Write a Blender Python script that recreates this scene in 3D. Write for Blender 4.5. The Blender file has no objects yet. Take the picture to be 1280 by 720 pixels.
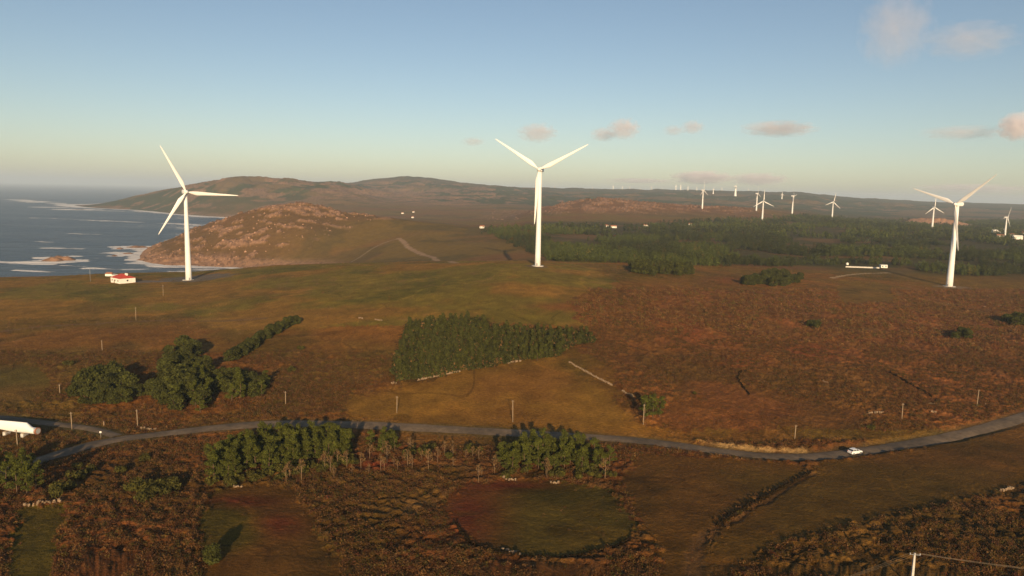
import bpy, math, random
import numpy as np
from mathutils import Matrix, Vector, Euler
R = math.radians
random.seed(11); rng = np.random.default_rng(11)
scene = bpy.context.scene
C = scene.collection

# ------------------------------------------------------------------ camera
F = 900.0; PITCH = 7.62; ROLL = 1.23; H = 110.0
cam_d = bpy.data.cameras.new('camera'); cam = bpy.data.objects.new('camera', cam_d); C.objects.link(cam)
cam_d.sensor_width = 36; cam_d.lens = F/1280*36; cam_d.clip_start = 1; cam_d.clip_end = 120000
RM = (Matrix.Rotation(R(90-PITCH), 3, 'X') @ Matrix.Rotation(R(ROLL), 3, 'Z'))
cam.matrix_world = Matrix.Translation((0, 0, H)) @ RM.to_4x4()
scene.camera = cam
RN = np.array(RM)                                    # columns: camera axes in the world
def project(X, Y, Z):
    p = np.stack([np.asarray(X, float), np.asarray(Y, float), np.asarray(Z, float)-H], -1) @ RN
    d = np.maximum(-p[..., 2], .01)
    return 640+F*p[..., 0]/d, 360-F*p[..., 1]/d
def ray(px, py):
    v = RN @ np.array([(px-640)/F, (360-py)/F, -1.0]); return v/np.linalg.norm(v)

# ------------------------------------------------------------------ noise
def _h(ix, iy, seed):
    n = (ix.astype(np.int64)*374761393 + iy.astype(np.int64)*668265263 + seed*974711) & 0xffffffff
    n = ((n ^ (n >> 13))*1274126177) & 0xffffffff
    return ((n ^ (n >> 16)) & 0xffff)/65535.0
def vnoise(x, y, s, seed=0):
    x = x/s; y = y/s; ix = np.floor(x); iy = np.floor(y); fx = x-ix; fy = y-iy
    fx = fx*fx*(3-2*fx); fy = fy*fy*(3-2*fy)
    a = _h(ix, iy, seed); b = _h(ix+1, iy, seed); c = _h(ix, iy+1, seed); d = _h(ix+1, iy+1, seed)
    return (a+(b-a)*fx)*(1-fy)+(c+(d-c)*fx)*fy
def fbm(x, y, s, o=4, seed=0):
    t = 0; a = .5; n = 0
    for i in range(o):
        t = t+a*vnoise(x*1.0+i*17.3, y-i*9.1, s, seed+i); n += a; a *= .5; s *= .47
    return t/n                                       # 0..1
def sstep(a, b, x):
    t = np.clip((x-a)/(b-a), 0, 1); return t*t*(3-2*t)
def inpoly(x, y, poly):
    r = np.zeros(x.shape, bool); n = len(poly); j = n-1
    for i in range(n):
        xi, yi = poly[i]; xj, yj = poly[j]
        if yi != yj:
            r ^= ((yi > y) != (yj > y)) & (x < (xj-xi)*(y-yi)/(yj-yi)+xi)
        j = i
    return r
def polydist(x, y, pts):
    d = np.full(x.shape, 1e9)
    for (ax, ay), (bx, by) in zip(pts[:-1], pts[1:]):
        vx, vy = bx-ax, by-ay; L = vx*vx+vy*vy+1e-9
        t = np.clip(((x-ax)*vx+(y-ay)*vy)/L, 0, 1)
        d = np.minimum(d, np.hypot(x-ax-t*vx, y-ay-t*vy))
    return d

# ------------------------------------------------------------------ terrain heights
NR = [(30, 44), (100, 43), (130, 41.5), (170, 39), (210, 37.5)]
COLS = {
 -300: NR+[(300,37),(500,34),(560,32),(640,10),(720,-15),(20000,-20)],
 0: NR+[(300,39),(420,39),(540,36.5),(570,34),(620,20),(700,-8),(1500,-20),(20000,-20)],
 120: NR+[(300,40),(420,40.5),(550,38.5),(590,36),(650,20),(720,-6),(900,-15),(3050,-15),(3150,-2),(3300,3),(3500,6),(3700,-2),(4200,-20),(20000,-20)],
 170: NR+[(300,40.5),(420,41),(548,39),(595,37),(655,20),(730,-6),(980,-8),(1030,-2),(1100,-2),(1250,-10),(3000,-5),(3080,2),(3300,38),(3400,53),(3800,30),(4500,-15),(20000,-20)],
 200: NR+[(300,41),(420,41.5),(548,39.2),(598,37.5),(658,21),(735,-6),(950,-6),(1000,3),(1080,13),(1150,20),(1300,-5),(1500,-8),(2800,-8),(2950,2),(3100,25),(3400,74),(4000,50),(5000,-15),(20000,-20)],
 236: NR+[(300,41),(420,42),(548,39.5),(600,38),(660,22),(740,-6),(955,-6),(1005,4),(1100,24),(1200,36),(1300,25),(1450,-5),(2600,-6),(2700,3),(3000,55),(3200,101),(4000,80),(6000,0),(9000,-20),(20000,-20)],
 300: NR+[(300,41),(420,44),(560,44),(600,42),(660,28),(760,-6),(950,-5),(995,5),(1100,38),(1220,65),(1350,45),(1600,0),(1800,-8),(2450,-8),(2550,3),(2800,58),(3100,140),(3500,130),(5000,80),(9000,-10),(20000,-20)],
 340: NR+[(300,42),(420,46),(575,46.5),(620,43),(700,20),(780,-3),(950,-3),(985,4),(1080,40),(1230,78),(1400,60),(1700,15),(2000,4),(2500,10),(2800,60),(3150,138),(4000,125),(9000,20),(20000,-20)],
 380: NR+[(300,42),(420,48),(570,48.5),(620,44),(720,18),(800,3),(930,3),(980,8),(1080,44),(1250,84),(1450,60),(1800,25),(2400,25),(2800,65),(3200,140),(4000,120),(9000,80),(20000,40)],
 430: NR+[(300,43),(420,49.5),(560,50.8),(620,46),(720,28),(820,14),(950,10),(1000,18),(1100,40),(1250,68),(1500,50),(1900,30),(2500,45),(3200,100),(3500,125),(4500,120),(5000,140),(9000,100),(20000,60)],
 480: NR+[(300,44),(420,51.5),(550,52.3),(620,47),(720,34),(850,24),(1000,33),(1100,47),(1200,65),(1500,45),(2000,30),(3000,60),(4000,95),(5000,187),(7000,150),(14000,60)],
 525: NR+[(300,44.5),(420,53),(540,54.3),(620,49),(720,36),(850,32),(1000,43),(1180,58),(1500,45),(2000,32),(3000,60),(4000,95),(5000,203),(7000,150),(14000,60)],
 580: NR+[(300,45.3),(420,55),(520,57.3),(600,52),(700,39),(820,40),(1000,46),(1180,51),(1500,40),(2000,35),(3000,60),(4000,100),(5000,160),(7000,140),(14000,60)],
 635: NR+[(300,46),(420,56.5),(500,59.6),(540,58.5),(620,50),(700,42.5),(820,45),(1000,50),(1200,51),(1500,45),(2000,40),(3000,60),(4000,95),(5000,142),(7000,120),(14000,70)],
 672: NR+[(300,46),(420,56.5),(505,60),(560,57.5),(620,51),(700,45),(820,47),(1000,51),(1200,52),(1500,52),(1800,64),(1900,69),(2300,50),(3000,55),(4000,90),(5300,145),(14000,70)],
 740: NR+[(300,45.5),(420,54),(500,57),(560,55),(600,53),(700,49),(820,48),(1000,50),(1200,51),(1500,54),(1700,64),(1950,99),(2400,70),(3000,60),(4000,90),(5500,143),(14000,70)],
 850: NR+[(300,44.5),(400,50),(500,52),(600,51),(700,49),(820,48),(1000,50),(1200,51),(1500,54),(1800,66),(2000,83),(2500,60),(3200,60),(4200,100),(5500,150),(14000,70)],
 930: NR+[(300,44),(400,48),(500,49),(600,48),(700,48),(1000,50),(1500,54),(1900,68),(2050,79),(2600,68),(3200,60),(4200,95),(5500,152),(14000,70)],
 1000: NR+[(300,42),(400,46),(500,47),(600,46),(700,46),(1000,49),(1500,55),(2000,60),(2600,62),(3200,60),(4200,100),(5500,152),(14000,70)],
 1043: NR+[(300,42),(400,45.5),(500,46),(600,45),(700,46),(1000,49),(1500,54),(2000,52),(2700,45),(3500,55),(5500,124),(14000,70)],
 1110: NR+[(300,41.5),(400,44),(500,44),(600,43),(700,45),(1000,49),(1500,52),(2000,45),(2700,42),(3500,50),(5500,109),(14000,60)],
 1186: NR+[(300,41),(400,42),(500,41.5),(590,41.5),(700,43),(1000,47),(1500,48),(2000,42),(2700,38),(3500,40),(6000,99),(14000,60)],
 1280: NR+[(300,40.5),(400,41),(500,40.5),(590,40.5),(700,42),(1000,46),(1500,46),(2000,40),(2700,37),(3500,40),(6000,95),(14000,60)],
 1580: NR+[(300,40),(400,40),(500,40),(590,40),(700,42),(1000,46),(1500,46),(2000,40),(2700,37),(3500,40),(6000,95),(14000,60)],
}
ys = [30.0]
while ys[-1] < 14500:
    y = ys[-1]
    if y < 125: d = 3
    elif y < 355: d = max(.3, y*y/64000)
    elif y < 650: d = 2
    elif y < 1500: d = 3.5
    elif y < 3600: d = 10
    elif y < 6500: d = 25
    else: d = 300
    ys.append(y+d)
YR = np.array(ys); UR = np.linspace(-.98, .98, 1560)
cp = sorted(COLS); cu = np.array([(c-640)/F for c in cp])
tab = np.array([np.interp(np.log(YR), np.log([a for a, b in COLS[c]]), [b for a, b in COLS[c]]) for c in cp])   # cols x rows
Z = np.empty((len(YR), len(UR)))
for j in range(len(YR)): Z[j] = np.interp(UR, cu, tab[:, j])
def blur(A, r, ax):
    k = np.exp(-np.linspace(-2, 2, 2*r+1)**2); k /= k.sum()
    P = np.pad(A, [(r, r) if i == ax else (0, 0) for i in range(2)], mode='edge'); o = np.zeros_like(A)
    for i in range(2*r+1):
        o += k[i]*(P[i:i+A.shape[0]] if ax == 0 else P[:, i:i+A.shape[1]])
    return o
Z = blur(blur(Z, 22, 1), 7, 0)
YY, UU = np.meshgrid(YR, UR, indexing='ij'); XX = UU*YY
Zs = Z.copy()
def gz(x, y, A=None):
    A = Z if A is None else A
    x = np.asarray(x, float); y = np.asarray(y, float)
    r = np.interp(y, YR, np.arange(len(YR))); u = (x/np.maximum(y, 1)-UR[0])/(UR[1]-UR[0])
    u = np.clip(u, 0, len(UR)-1.001); r = np.clip(r, 0, len(YR)-1.001)
    i = r.astype(int); j = u.astype(int); fr = r-i; fu = u-j
    return (A[i, j]*(1-fu)+A[i, j+1]*fu)*(1-fr)+(A[i+1, j]*(1-fu)+A[i+1, j+1]*fu)*fr
def hit(px, py, A=None):
    v = ray(px, py)
    t = YR[YR > 60]/v[1]; X = v[0]*t; Yv = v[1]*t; Zv = H+v[2]*t
    d = Zv-gz(X, Yv, A); k = np.where(d < 0)[0]
    if len(k) == 0: return None
    k = max(k[0], 1); a = d[k-1]/(d[k-1]-d[k]+1e-9); a = min(max(a, 0), 1)
    tt = t[k-1]+(t[k]-t[k-1])*a
    return np.array([v[0]*tt, v[1]*tt, H+v[2]*tt])
def sea_hit(px, py):
    v = ray(px, py); t = -H/v[2]; return v[0]*t, v[1]*t
def w2(pts, A=None):
    o = []
    for p in pts:
        h = hit(*p, A)
        if h is not None: o.append((h[0], h[1]))
    return o
def chaikin(p, n=2):
    for _ in range(n):
        q = [p[0]]
        for a, b in zip(p[:-1], p[1:]):
            q += [(a[0]*.75+b[0]*.25, a[1]*.75+b[1]*.25), (a[0]*.25+b[0]*.75, a[1]*.25+b[1]*.75)]
        q.append(p[-1]); p = q
    return p

PX, PY = project(XX, YY, Zs)                         # where each piece of ground falls; used to outline fields

# sea rocks and small knolls as terrain bumps
def bump(px, py, rx, ry, h, Yd=None):
    if Yd is None: x, y = sea_hit(px, py)
    else:
        x = (px-640)/F*Yd; y = Yd
    return x, y, rx, ry, h
BUMPS = [bump(66,326,16,10,20), bump(78,325,18,9,24), bump(86,324.5,10,7,20), bump(181,325,17,12,14), bump(160,317,13,10,12),
         bump(150,311,9,8,14), bump(193,326,16,9,16), bump(205,329,12,7,14), bump(143,320,8,6,12), bump(196,314,14,9,14), bump(172,309,30,18,14), bump(98,262,60,40,10), bump(60,259,50,30,8), bump(1170,0,70,50,17,2000), bump(1135,0,40,40,9,2050)]
N1 = fbm(XX, YY, 90, 5, 3)
for i, (x, y, rx, ry, h) in enumerate(BUMPS):
    g = np.exp(-(((XX-x)/rx)**2+((YY-y)/ry)**2))
    if i < 13: Z = np.where(g > .05, np.maximum(Z, -3+g*(h*.36)*(.7+.7*fbm(XX, YY, 9, 3, 40+i))), Z)
    else: Z = Z+g*h*(.8+.6*fbm(XX, YY, 8, 3, 40+i))
far = sstep(650, 900, YY)
# roads in world space
ROAD = chaikin(w2([(-60,604),(0,590),(40,578),(75,567),(110,557),(145,549),(200,542.5),(270,534.5),(340,529),(420,530),(480,532.5),(560,537),(640,541.5),(720,545.5),(800,550.5),(860,558.5),(920,567),(980,571.5),(1030,570.5),(1062,566),(1130,556.5),(1200,544),(1280,522),(1340,500),(1420,478)]), 3)
LANE = chaikin(w2([(-80,516),(0,521),(55,528.5),(100,533.5),(125,538),(146,545)]), 2)
near = YY < 420
dr = np.full(XX.shape, 1e3); dl = dr.copy()
dr[near] = polydist(XX[near], YY[near], ROAD); dl[near] = polydist(XX[near], YY[near], LANE)
edg = 1.6*(fbm(XX, YY, 3, 3, 17)-.5); roadm = np.maximum(1-sstep(3.0, 5.2, dr+edg), 1-sstep(2.2, 4, dl+edg))
Zroad = blur(blur(Zs, 20, 1), 12, 0)

# ---- what grows where (outlines of the fields and of a painted glow), 0..1 masks with ragged edges
jx = PX+(fbm(XX, YY, 14, 4, 21)-.5)*np.clip(4200/YY, 2, 30)+(vnoise(XX, YY, .9, 23)-.5)*np.clip(3500/YY, 1, 22); jy = PY+(fbm(XX, YY, 14, 4, 22)-.5)*np.clip(1500/YY, 1, 12)+(vnoise(XX, YY, .9, 24)-.5)*np.clip(1600/YY, 1, 11)
def pm(poly): return inpoly(jx, jy, poly)
nearland = YY < 660
M_plant = pm([(508,402),(605,398),(615,408),(735,416),(745,424),(705,436),(700,448),(655,450),(600,461),(540,475),(490,480),(492,458),(500,426)])
OVAL = [(556,622),(585,602),(640,597),(710,602),(765,614),(784,640),(790,662),(765,682),(715,693),(640,694),(590,680),(562,650)]
M_oval = pm(OVAL)
M_f1 = pm([(20,636),(84,630),(74,660),(66,720),(64,800),(8,800),(12,690)])
M_f2 = pm([(250,640),(262,612),(330,602),(375,612),(400,665),(430,722),(440,800),(240,800),(255,700)])
M_f3 = pm([(775,600),(800,568),(900,574),(1000,580),(1012,592),(960,618),(905,650),(862,720),(850,800),(815,800),(825,700),(800,650)])
M_f4 = pm([(1012,592),(1030,580),(1120,566),(1210,548),(1290,526),(1340,560),(1280,612),(1150,640),(1040,662),(960,690),(900,720),(872,800),(850,800),(866,712),(910,652),(960,620)])
M_f5 = pm([(-40,458),(55,462),(62,485),(40,502),(-40,506)])
M_oppglow = pm([(430,500),(500,485),(600,468),(690,455),(760,490),(800,530),(860,545),(700,538),(560,530),(430,522)])  # area of the bright opposition glow around the antisolar point
M_f7 = pm([(1045,357),(1110,357),(1118,378),(1050,380)])
M_f8 = pm([(850,468),(1000,500),(1090,520),(1060,548),(880,548),(820,532),(845,500)])
M_up = nearland & (jy < 408+40*(vnoise(XX, YY, 60, 5)-.5)) & (jx+90*(fbm(XX, YY, 38, 4, 102)-.5) < 760)
smooth = M_oval | M_f1 | M_f2 | M_f3 | M_f4 | M_f5 | M_oppglow | M_f7
bnd = 90*(fbm(XX, YY, 38, 4, 102)-.5)+30*(vnoise(XX, YY, 5, 103)-.5)
M_heathR = nearland & (jx+bnd > 720+.25*(jy-380)) & (jy > 362) & (jy < 540) & ~smooth
M_low = nearland & (jy > 555) & ~smooth
M_leftheath = nearland & (jx < 500) & (jy > 440) & (jy <= 560) & ~smooth
heath = np.where(M_low, 1.0, np.where(M_heathR, .8, np.where(M_leftheath, .75, np.where(M_up, .12, .3))))
heath = np.where(smooth | M_plant, .08, heath); heath = np.where(M_f8, .38, heath)
heath = blur(blur(heath, 2, 1), 2, 0)*(1-roadm)
# lumps of growth and rock relief
n_small = fbm(XX, YY, 1.7, 3, 31); n_mid = fbm(XX, YY, 11, 3, 33)
Z = Z+np.where(nearland, heath*(sstep(.35, .75, n_small)*.62+.22*(n_mid-.5)) + .12*(n_small-.5), 0)
Z = Z+np.where(nearland, 3.0*(N1-.5)*sstep(60, 200, YY)*(1-sstep(430, 520, YY)), 0)
big = fbm(XX, YY, 260, 5, 51)
rid = 1-np.abs(fbm(XX, YY, 130, 5, 61)*2-1)
land = sstep(-2, 25, Zs)
farland = sstep(2300, 3000, YY)
M_rockhill = sstep(940, 970, YY)*(1-sstep(1500, 1700, YY))*sstep(150, 200, PX)*(1-sstep(-14, 30, (PX-330)*.55+(PY-322)*1.05+10*(fbm(XX, YY, 60, 3, 76)-.5)*4-(PY < 279)*(279-PY)*5))
rk = M_rockhill*np.maximum(sstep(.60, .72, fbm(XX, YY, 16, 5, 71)+.20*sstep(56, 80, Zs)+.05*sstep(400, 250, PX)), .8*sstep(.46,.6,fbm(XX, YY, 14, 4, 75))*(1-sstep(7, 17, Zs)))
M_rock2 = np.exp(-(((PX-745)/120)**2))*sstep(1600, 1850, YY)*(1-sstep(2300, 2500, YY))+.6*np.exp(-(((PX-900)/60)**2))*sstep(1750, 1950, YY)*(1-sstep(2300, 2500, YY))
rk2 = M_rock2*sstep(.48, .66, fbm(XX, YY, 26, 5, 72)+.10*sstep(62, 92, Zs))
cr = np.abs(fbm(XX, YY, 5.5, 4, 73)*2-1)
Z = Z+rk*(1.6+4.4*sstep(.1, .5, cr)*fbm(XX, YY, 18, 2, 74))*sstep(-3, 2, Zs)
Z = Z+rk2*(2+5*sstep(.1, .5, cr))
Z = Z+far*land*(1-farland)*(1-M_rockhill)*(5*(N1-.5))*(1-.6*sstep(640, 700, PX))
Z = Z+farland*land*(38*(big-.5)*sstep(30, 110, Zs)*(1-sstep(4500, 5000, YY)*.75)+24*(fbm(XX, YY, 110, 5, 63)-.5)*sstep(60, 130, Zs)+30*(rid-.6)*sstep(30, 90, Zs)*(1-sstep(4300, 4900, YY)))
Z = Z*(1-roadm)+(Zroad-.12)*roadm
# banks and ditches
BANK = chaikin(w2([(872,551.5),(895,555.5),(920,559.5),(960,562.5),(1005,564)]), 1)
TRACK1 = chaikin(w2([(498,298),(505,302),(512,311),(524,316),(545,322),(570,329)]), 2)
TRACK2 = chaikin(w2([(1014,590),(985,606),(950,628),(915,648),(886,664),(872,685),(866,712),(870,745)]), 2)
TRACK3 = chaikin(w2([(1040,347.5),(1052,344.5),(1075,342),(1110,341)]), 1)
TRACK4 = chaikin(w2([(1186,360),(1215,360.5),(1250,362),(1300,366),(1400,372)]), 1)
TRACK5 = chaikin(w2([(0,414),(60,407),(130,404),(190,400),(280,401),(330,398)]), 1)
TRACK6 = chaikin(w2([(498,298),(485,302),(470,308),(455,318),(440,327)]), 1)
db = np.full(XX.shape, 1e3); db[near] = polydist(XX[near], YY[near], BANK)
Z = Z+(1-sstep(.4, 2.0, db))*.6*(1-roadm)

# ---- ground colours (own colours of plants, soil and rock, plus some painted light and shade)
def col(*c): return np.array(c)
def mixc(A, B, m): m = np.clip(m, 0, 1)[..., None]; return A*(1-m)+B*m
L1 = fbm(XX, YY, 40, 4, 81); L2 = fbm(XX, YY, 5, 3, 82); L3 = fbm(XX, YY, 120, 3, 83)
base = mixc(np.broadcast_to(col(.200,.110,.034), XX.shape+(3,)), col(.155,.110,.030), sstep(.35, .65, L1))
K = base
K = np.where(M_up[..., None], mixc(np.broadcast_to(col(.160,.142,.032), K.shape), col(.225,.145,.040), sstep(.42, .62, L1)), K)
K = np.where(M_heathR[..., None], mixc(np.broadcast_to(col(.185,.088,.038), K.shape), col(.150,.084,.032), sstep(.4, .62, L1)), K)
K = np.where(M_low[..., None], mixc(np.broadcast_to(col(.120,.056,.025), K.shape), col(.092,.060,.021), sstep(.42, .6, L1)), K)  # lower ground darkened in colour to imitate dimmer light there
K = np.where(M_leftheath[..., None], mixc(np.broadcast_to(col(.140,.070,.026), K.shape), col(.105,.078,.024), sstep(.42, .6, L1)), K)
gr = mixc(np.broadcast_to(col(.098,.086,.019), K.shape), col(.130,.075,.024), sstep(.48, .68, L1))
for m in (M_f1, M_f2): K = np.where(m[..., None], gr, K)
K = np.where((M_f3 | M_f4)[..., None], mixc(np.broadcast_to(col(.138,.078,.025), K.shape), col(.110,.074,.020), sstep(.4, .65, L1)), K)
K = np.where(M_f5[..., None], mixc(gr, col(.10,.09,.03), .5+0*L1), K)
oppglow_s = blur(blur(M_oppglow.astype(float), 14, 1), 14, 0); K = mixc(K, mixc(np.broadcast_to(col(.215,.138,.034), K.shape), col(.195,.108,.034), sstep(.42, .65, L1)), oppglow_s*.85)  # opposition glow painted as brighter ochre, soft edged
K = np.where(M_f7[..., None], K*.4+.6*col(.14,.105,.03), K)
K = np.where(M_f8[..., None], K*.90, K)
ov = mixc(np.broadcast_to(col(.100,.086,.021), K.shape), col(.150,.064,.024), sstep(.62, .30, (PX-556)/235+.35*(L1-.5)+.0022*(PY-600)))
K = np.where(M_oval[..., None], ov*.85+.15*K, K)
# crimson drifts in the fields
for (cx, cy, rx, ry) in ((350,655,28,14),(300,625,50,8),(640,605,60,6),(730,462,0,0),(470,578,25,9),(585,640,25,25)):
    if rx: K = mixc(K, col(.135,.030,.022), np.where(nearland, .75*np.exp(-((PX-cx)/rx)**2-((PY-cy)/ry)**2)*sstep(.3, .6, L2+.3*L1), 0))
K = np.where(M_plant[..., None], col(.09,.060,.022), K)
# mottling of the scrub, with shade painted into the gaps between lumps
K = K*(1+(.55*(sstep(.25, .75, n_small)-.5)*np.clip(heath+.12, 0, 1)*nearland)[..., None])*(.72+.5*L2+.12*(fbm(XX, YY, 22, 4, 86)-.5))[..., None]
K = mixc(K, col(.23,.15,.085), np.where(nearland & ~smooth, .35*sstep(.64, .72, fbm(XX, YY, 7, 4, 84))*sstep(.5, .62, vnoise(XX, YY, 50, 88)), 0))
wet = fbm(XX, YY, 34, 4, 97); K = mixc(K, K*np.array([.62, .72, .70]), np.where(nearland, .8*sstep(.56, .66, wet)*(1-.6*M_oppglow), 0))
K = mixc(K, K*np.array([1.22, 1.16, 1.10]), np.where(nearland, sstep(.58, .68, fbm(XX, YY, 23, 4, 98))*.8, 0))
pth = np.abs(fbm(XX+40*vnoise(XX, YY, 90, 3), YY, 95, 3, 99)-.5); K = mixc(K, K*np.array([1.45, 1.35, 1.3]), np.where(nearland, .7*(1-sstep(.0015, .005, pth)), 0))
pt2 = np.abs(fbm(XX, YY, 70, 3, 101)-.5); K = mixc(K, K*.55, np.where(nearland, .7*(1-sstep(.0015, .005, pt2)), 0))
for (cx, cy, rx, ry) in ((865,412,14,16),(930,455,30,10),(905,350,30,5),(1010,440,40,12),(700,385,40,7)):
    K = mixc(K, col(.21,.062,.034), np.where(nearland, .6*np.exp(-((PX-cx)/rx)**2-((PY-cy)/ry)**2)*sstep(.3, .6, L2+.3*L1), 0))
K = K*np.array([1.15, .93, .62])*(1+.16*(1-sstep(230, 330, YY)*.6)*(heath > .5))[..., None]*(1-.08*(PY > 560))[..., None]  # last factor also paints the lower foreground dimmer
# hill country
hc = mixc(np.broadcast_to(col(.165,.118,.034), K.shape), col(.175,.100,.042), sstep(.4, .62, L3))
hc = mixc(hc, col(.105,.085,.028), sstep(.50, .62, fbm(XX, YY, 70, 5, 94))*.75)
hc = mixc(hc, col(.15,.090,.042), M_rockhill*.7)
hc = mixc(hc, col(.17,.095,.050), .8*np.clip(M_rock2*1.6, 0, 1))
hc = hc*np.array([1.1, .95, .75])
rock = mixc(np.broadcast_to(col(.36,.205,.125), K.shape), col(.20,.115,.070), sstep(.15, .5, cr))
hc = mixc(hc, rock, rk*.9); hc = mixc(hc, rock, rk2*.85)
shore = (1-sstep(5, 15, Z+10*(N1-.5)))*sstep(700, 900, YY)*(PX < 470)
hc = mixc(hc, rock*.95, shore*.9)
fc = mixc(np.broadcast_to(col(.140,.092,.042), K.shape), col(.052,.060,.024), sstep(.46, .53, fbm(XX, YY, 300, 5, 91)+.03*(PX > 560)))
fc = mixc(fc, rock*.72, .8*sstep(.53, .60, fbm(XX, YY, 70, 5, 92)+.18*np.exp(-((PX-480)/120)**2)*(PY > 238)-.12*(PX > 620)))
fc = mixc(fc, col(.075,.066,.034), .75*sstep(4500, 4900, YY))
hc = mixc(hc, fc, farland)
# forest floor and open moor between the woods
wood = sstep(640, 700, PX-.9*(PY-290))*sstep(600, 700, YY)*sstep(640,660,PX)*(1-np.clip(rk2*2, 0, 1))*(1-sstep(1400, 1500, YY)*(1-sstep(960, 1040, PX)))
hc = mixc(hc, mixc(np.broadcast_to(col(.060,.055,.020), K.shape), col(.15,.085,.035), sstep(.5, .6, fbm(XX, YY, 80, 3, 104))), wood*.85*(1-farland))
quarry = np.exp(-(((XX-(1165-640)/F*2000)/85)**2+((YY-1990)/60)**2))
hc = mixc(hc, col(.40,.22,.13), sstep(.25, .5, quarry*(.6+.8*fbm(XX, YY, 20, 3, 93))))
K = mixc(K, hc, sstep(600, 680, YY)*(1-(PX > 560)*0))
for T, w, c in ((TRACK1, 3.2, (.36,.23,.14)), (TRACK2, 1.6, (.15,.075,.026)), (TRACK3, 2.0, (.42,.30,.18)), (TRACK4, 2.2, (.24,.16,.10)), (TRACK5, 1.6, (.17,.10,.05)), (TRACK6, 1.6, (.28,.20,.12))):
    m = YY < 1500; d = np.full(XX.shape, 1e3); d[m] = polydist(XX[m], YY[m], T)
    d = d+(L2-.5)*w*1.6
    K = mixc(K, col(*c), (1-sstep(w*.6, w*1.4, d))*.85)
    if T is TRACK2: Z = Z-(1-sstep(.5, 2.2, d))*.25
K = mixc(K, col(.42,.25,.10), (1-sstep(.5, 1.5, db+3.2*(L2-.5)))*.9)
verge = (1-sstep(3.0, 5.5, np.minimum(dr, dl+.8)+1.5*(L2-.5)))
K = mixc(K, col(.105,.085,.035), verge*.6)
def pad(px, py, rx, ry, c, m=.85):
    global K
    h = hit(px, py, Zs)
    d = ((XX-h[0])/rx)**2+((YY-h[1])/ry)**2
    K = mixc(K, col(*c), (1-sstep(.6, 1.2, d+1.2*(L2-.5)))*m)
pad(246,348,28,22,(.13,.12,.11)); pad(184,352,14,7,(.16,.15,.14)); pad(672,333,8,8,(.14,.09,.05)); pad(1192,359,16,9,(.22,.16,.10)); pad(60,344,60,8,(.16,.13,.06)); pad(960,333,60,14,(.17,.075,.035),.6)

# ------------------------------------------------------------------ objects: helpers
def link(o, parent=None):
    C.objects.link(o)
    if parent: o.parent = parent
    return o
def tag(o, label=None, cat=None, group=None, kind=None):
    if label: o['label'] = label
    if cat: o['category'] = cat
    if group: o['group'] = group
    if kind: o['kind'] = kind
    return o
def thing(name, loc, rz=0, label=None, cat=None, group=None, sc=1):
    o = bpy.data.objects.new(name, None); link(o); o.location = loc; o.rotation_euler = (0, 0, rz); o.scale = (sc,)*3
    o.empty_display_size = .5
    return tag(o, label, cat, group)
def copy_tree(root, loc, rz=0, sc=None, label=None, group=None):
    r = root.copy(); C.objects.link(r); r.location = loc; r.rotation_euler = (0, 0, rz)
    if sc is not None: r.scale = sc if hasattr(sc, '__len__') else (sc,)*3
    if label: r['label'] = label
    if group: r['group'] = group
    for ch in list(KIDS.get(root.name, [])):
        c = ch.copy(); C.objects.link(c); c.parent = r
        for g in KIDS.get(ch.name, []):
            d = g.copy(); C.objects.link(d); d.parent = c
    return r
KIDS = {}
def npmesh(name, V, Fc, mat, colr=None, smooth=False, parent=None):
    V = np.asarray(V, np.float32).reshape(-1, 3); Fc = np.asarray(Fc, np.int32); n, k = Fc.shape
    me = bpy.data.meshes.new(name); me.vertices.add(len(V)); me.vertices.foreach_set('co', V.ravel())
    me.loops.add(n*k); me.loops.foreach_set('vertex_index', Fc.ravel())
    me.polygons.add(n); me.polygons.foreach_set('loop_start', np.arange(0, n*k, k, dtype=np.int32))
    try: me.polygons.foreach_set('loop_total', np.full(n, k, np.int32))
    except Exception: pass
    me.update(calc_edges=True)
    me.polygons.foreach_set('use_smooth', np.full(n, smooth, bool))
    if colr is not None:
        a = me.color_attributes.new('Col', 'FLOAT_COLOR', 'POINT')
        c = np.ones((len(V), 4), np.float32); c[:, :3] = np.asarray(colr).reshape(-1, 3); a.data.foreach_set('color', c.ravel())
    me.materials.append(mat); me.validate()
    o = bpy.data.objects.new(name, me); link(o, parent)
    if parent: KIDS.setdefault(parent.name, []).append(o)
    return o
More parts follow.
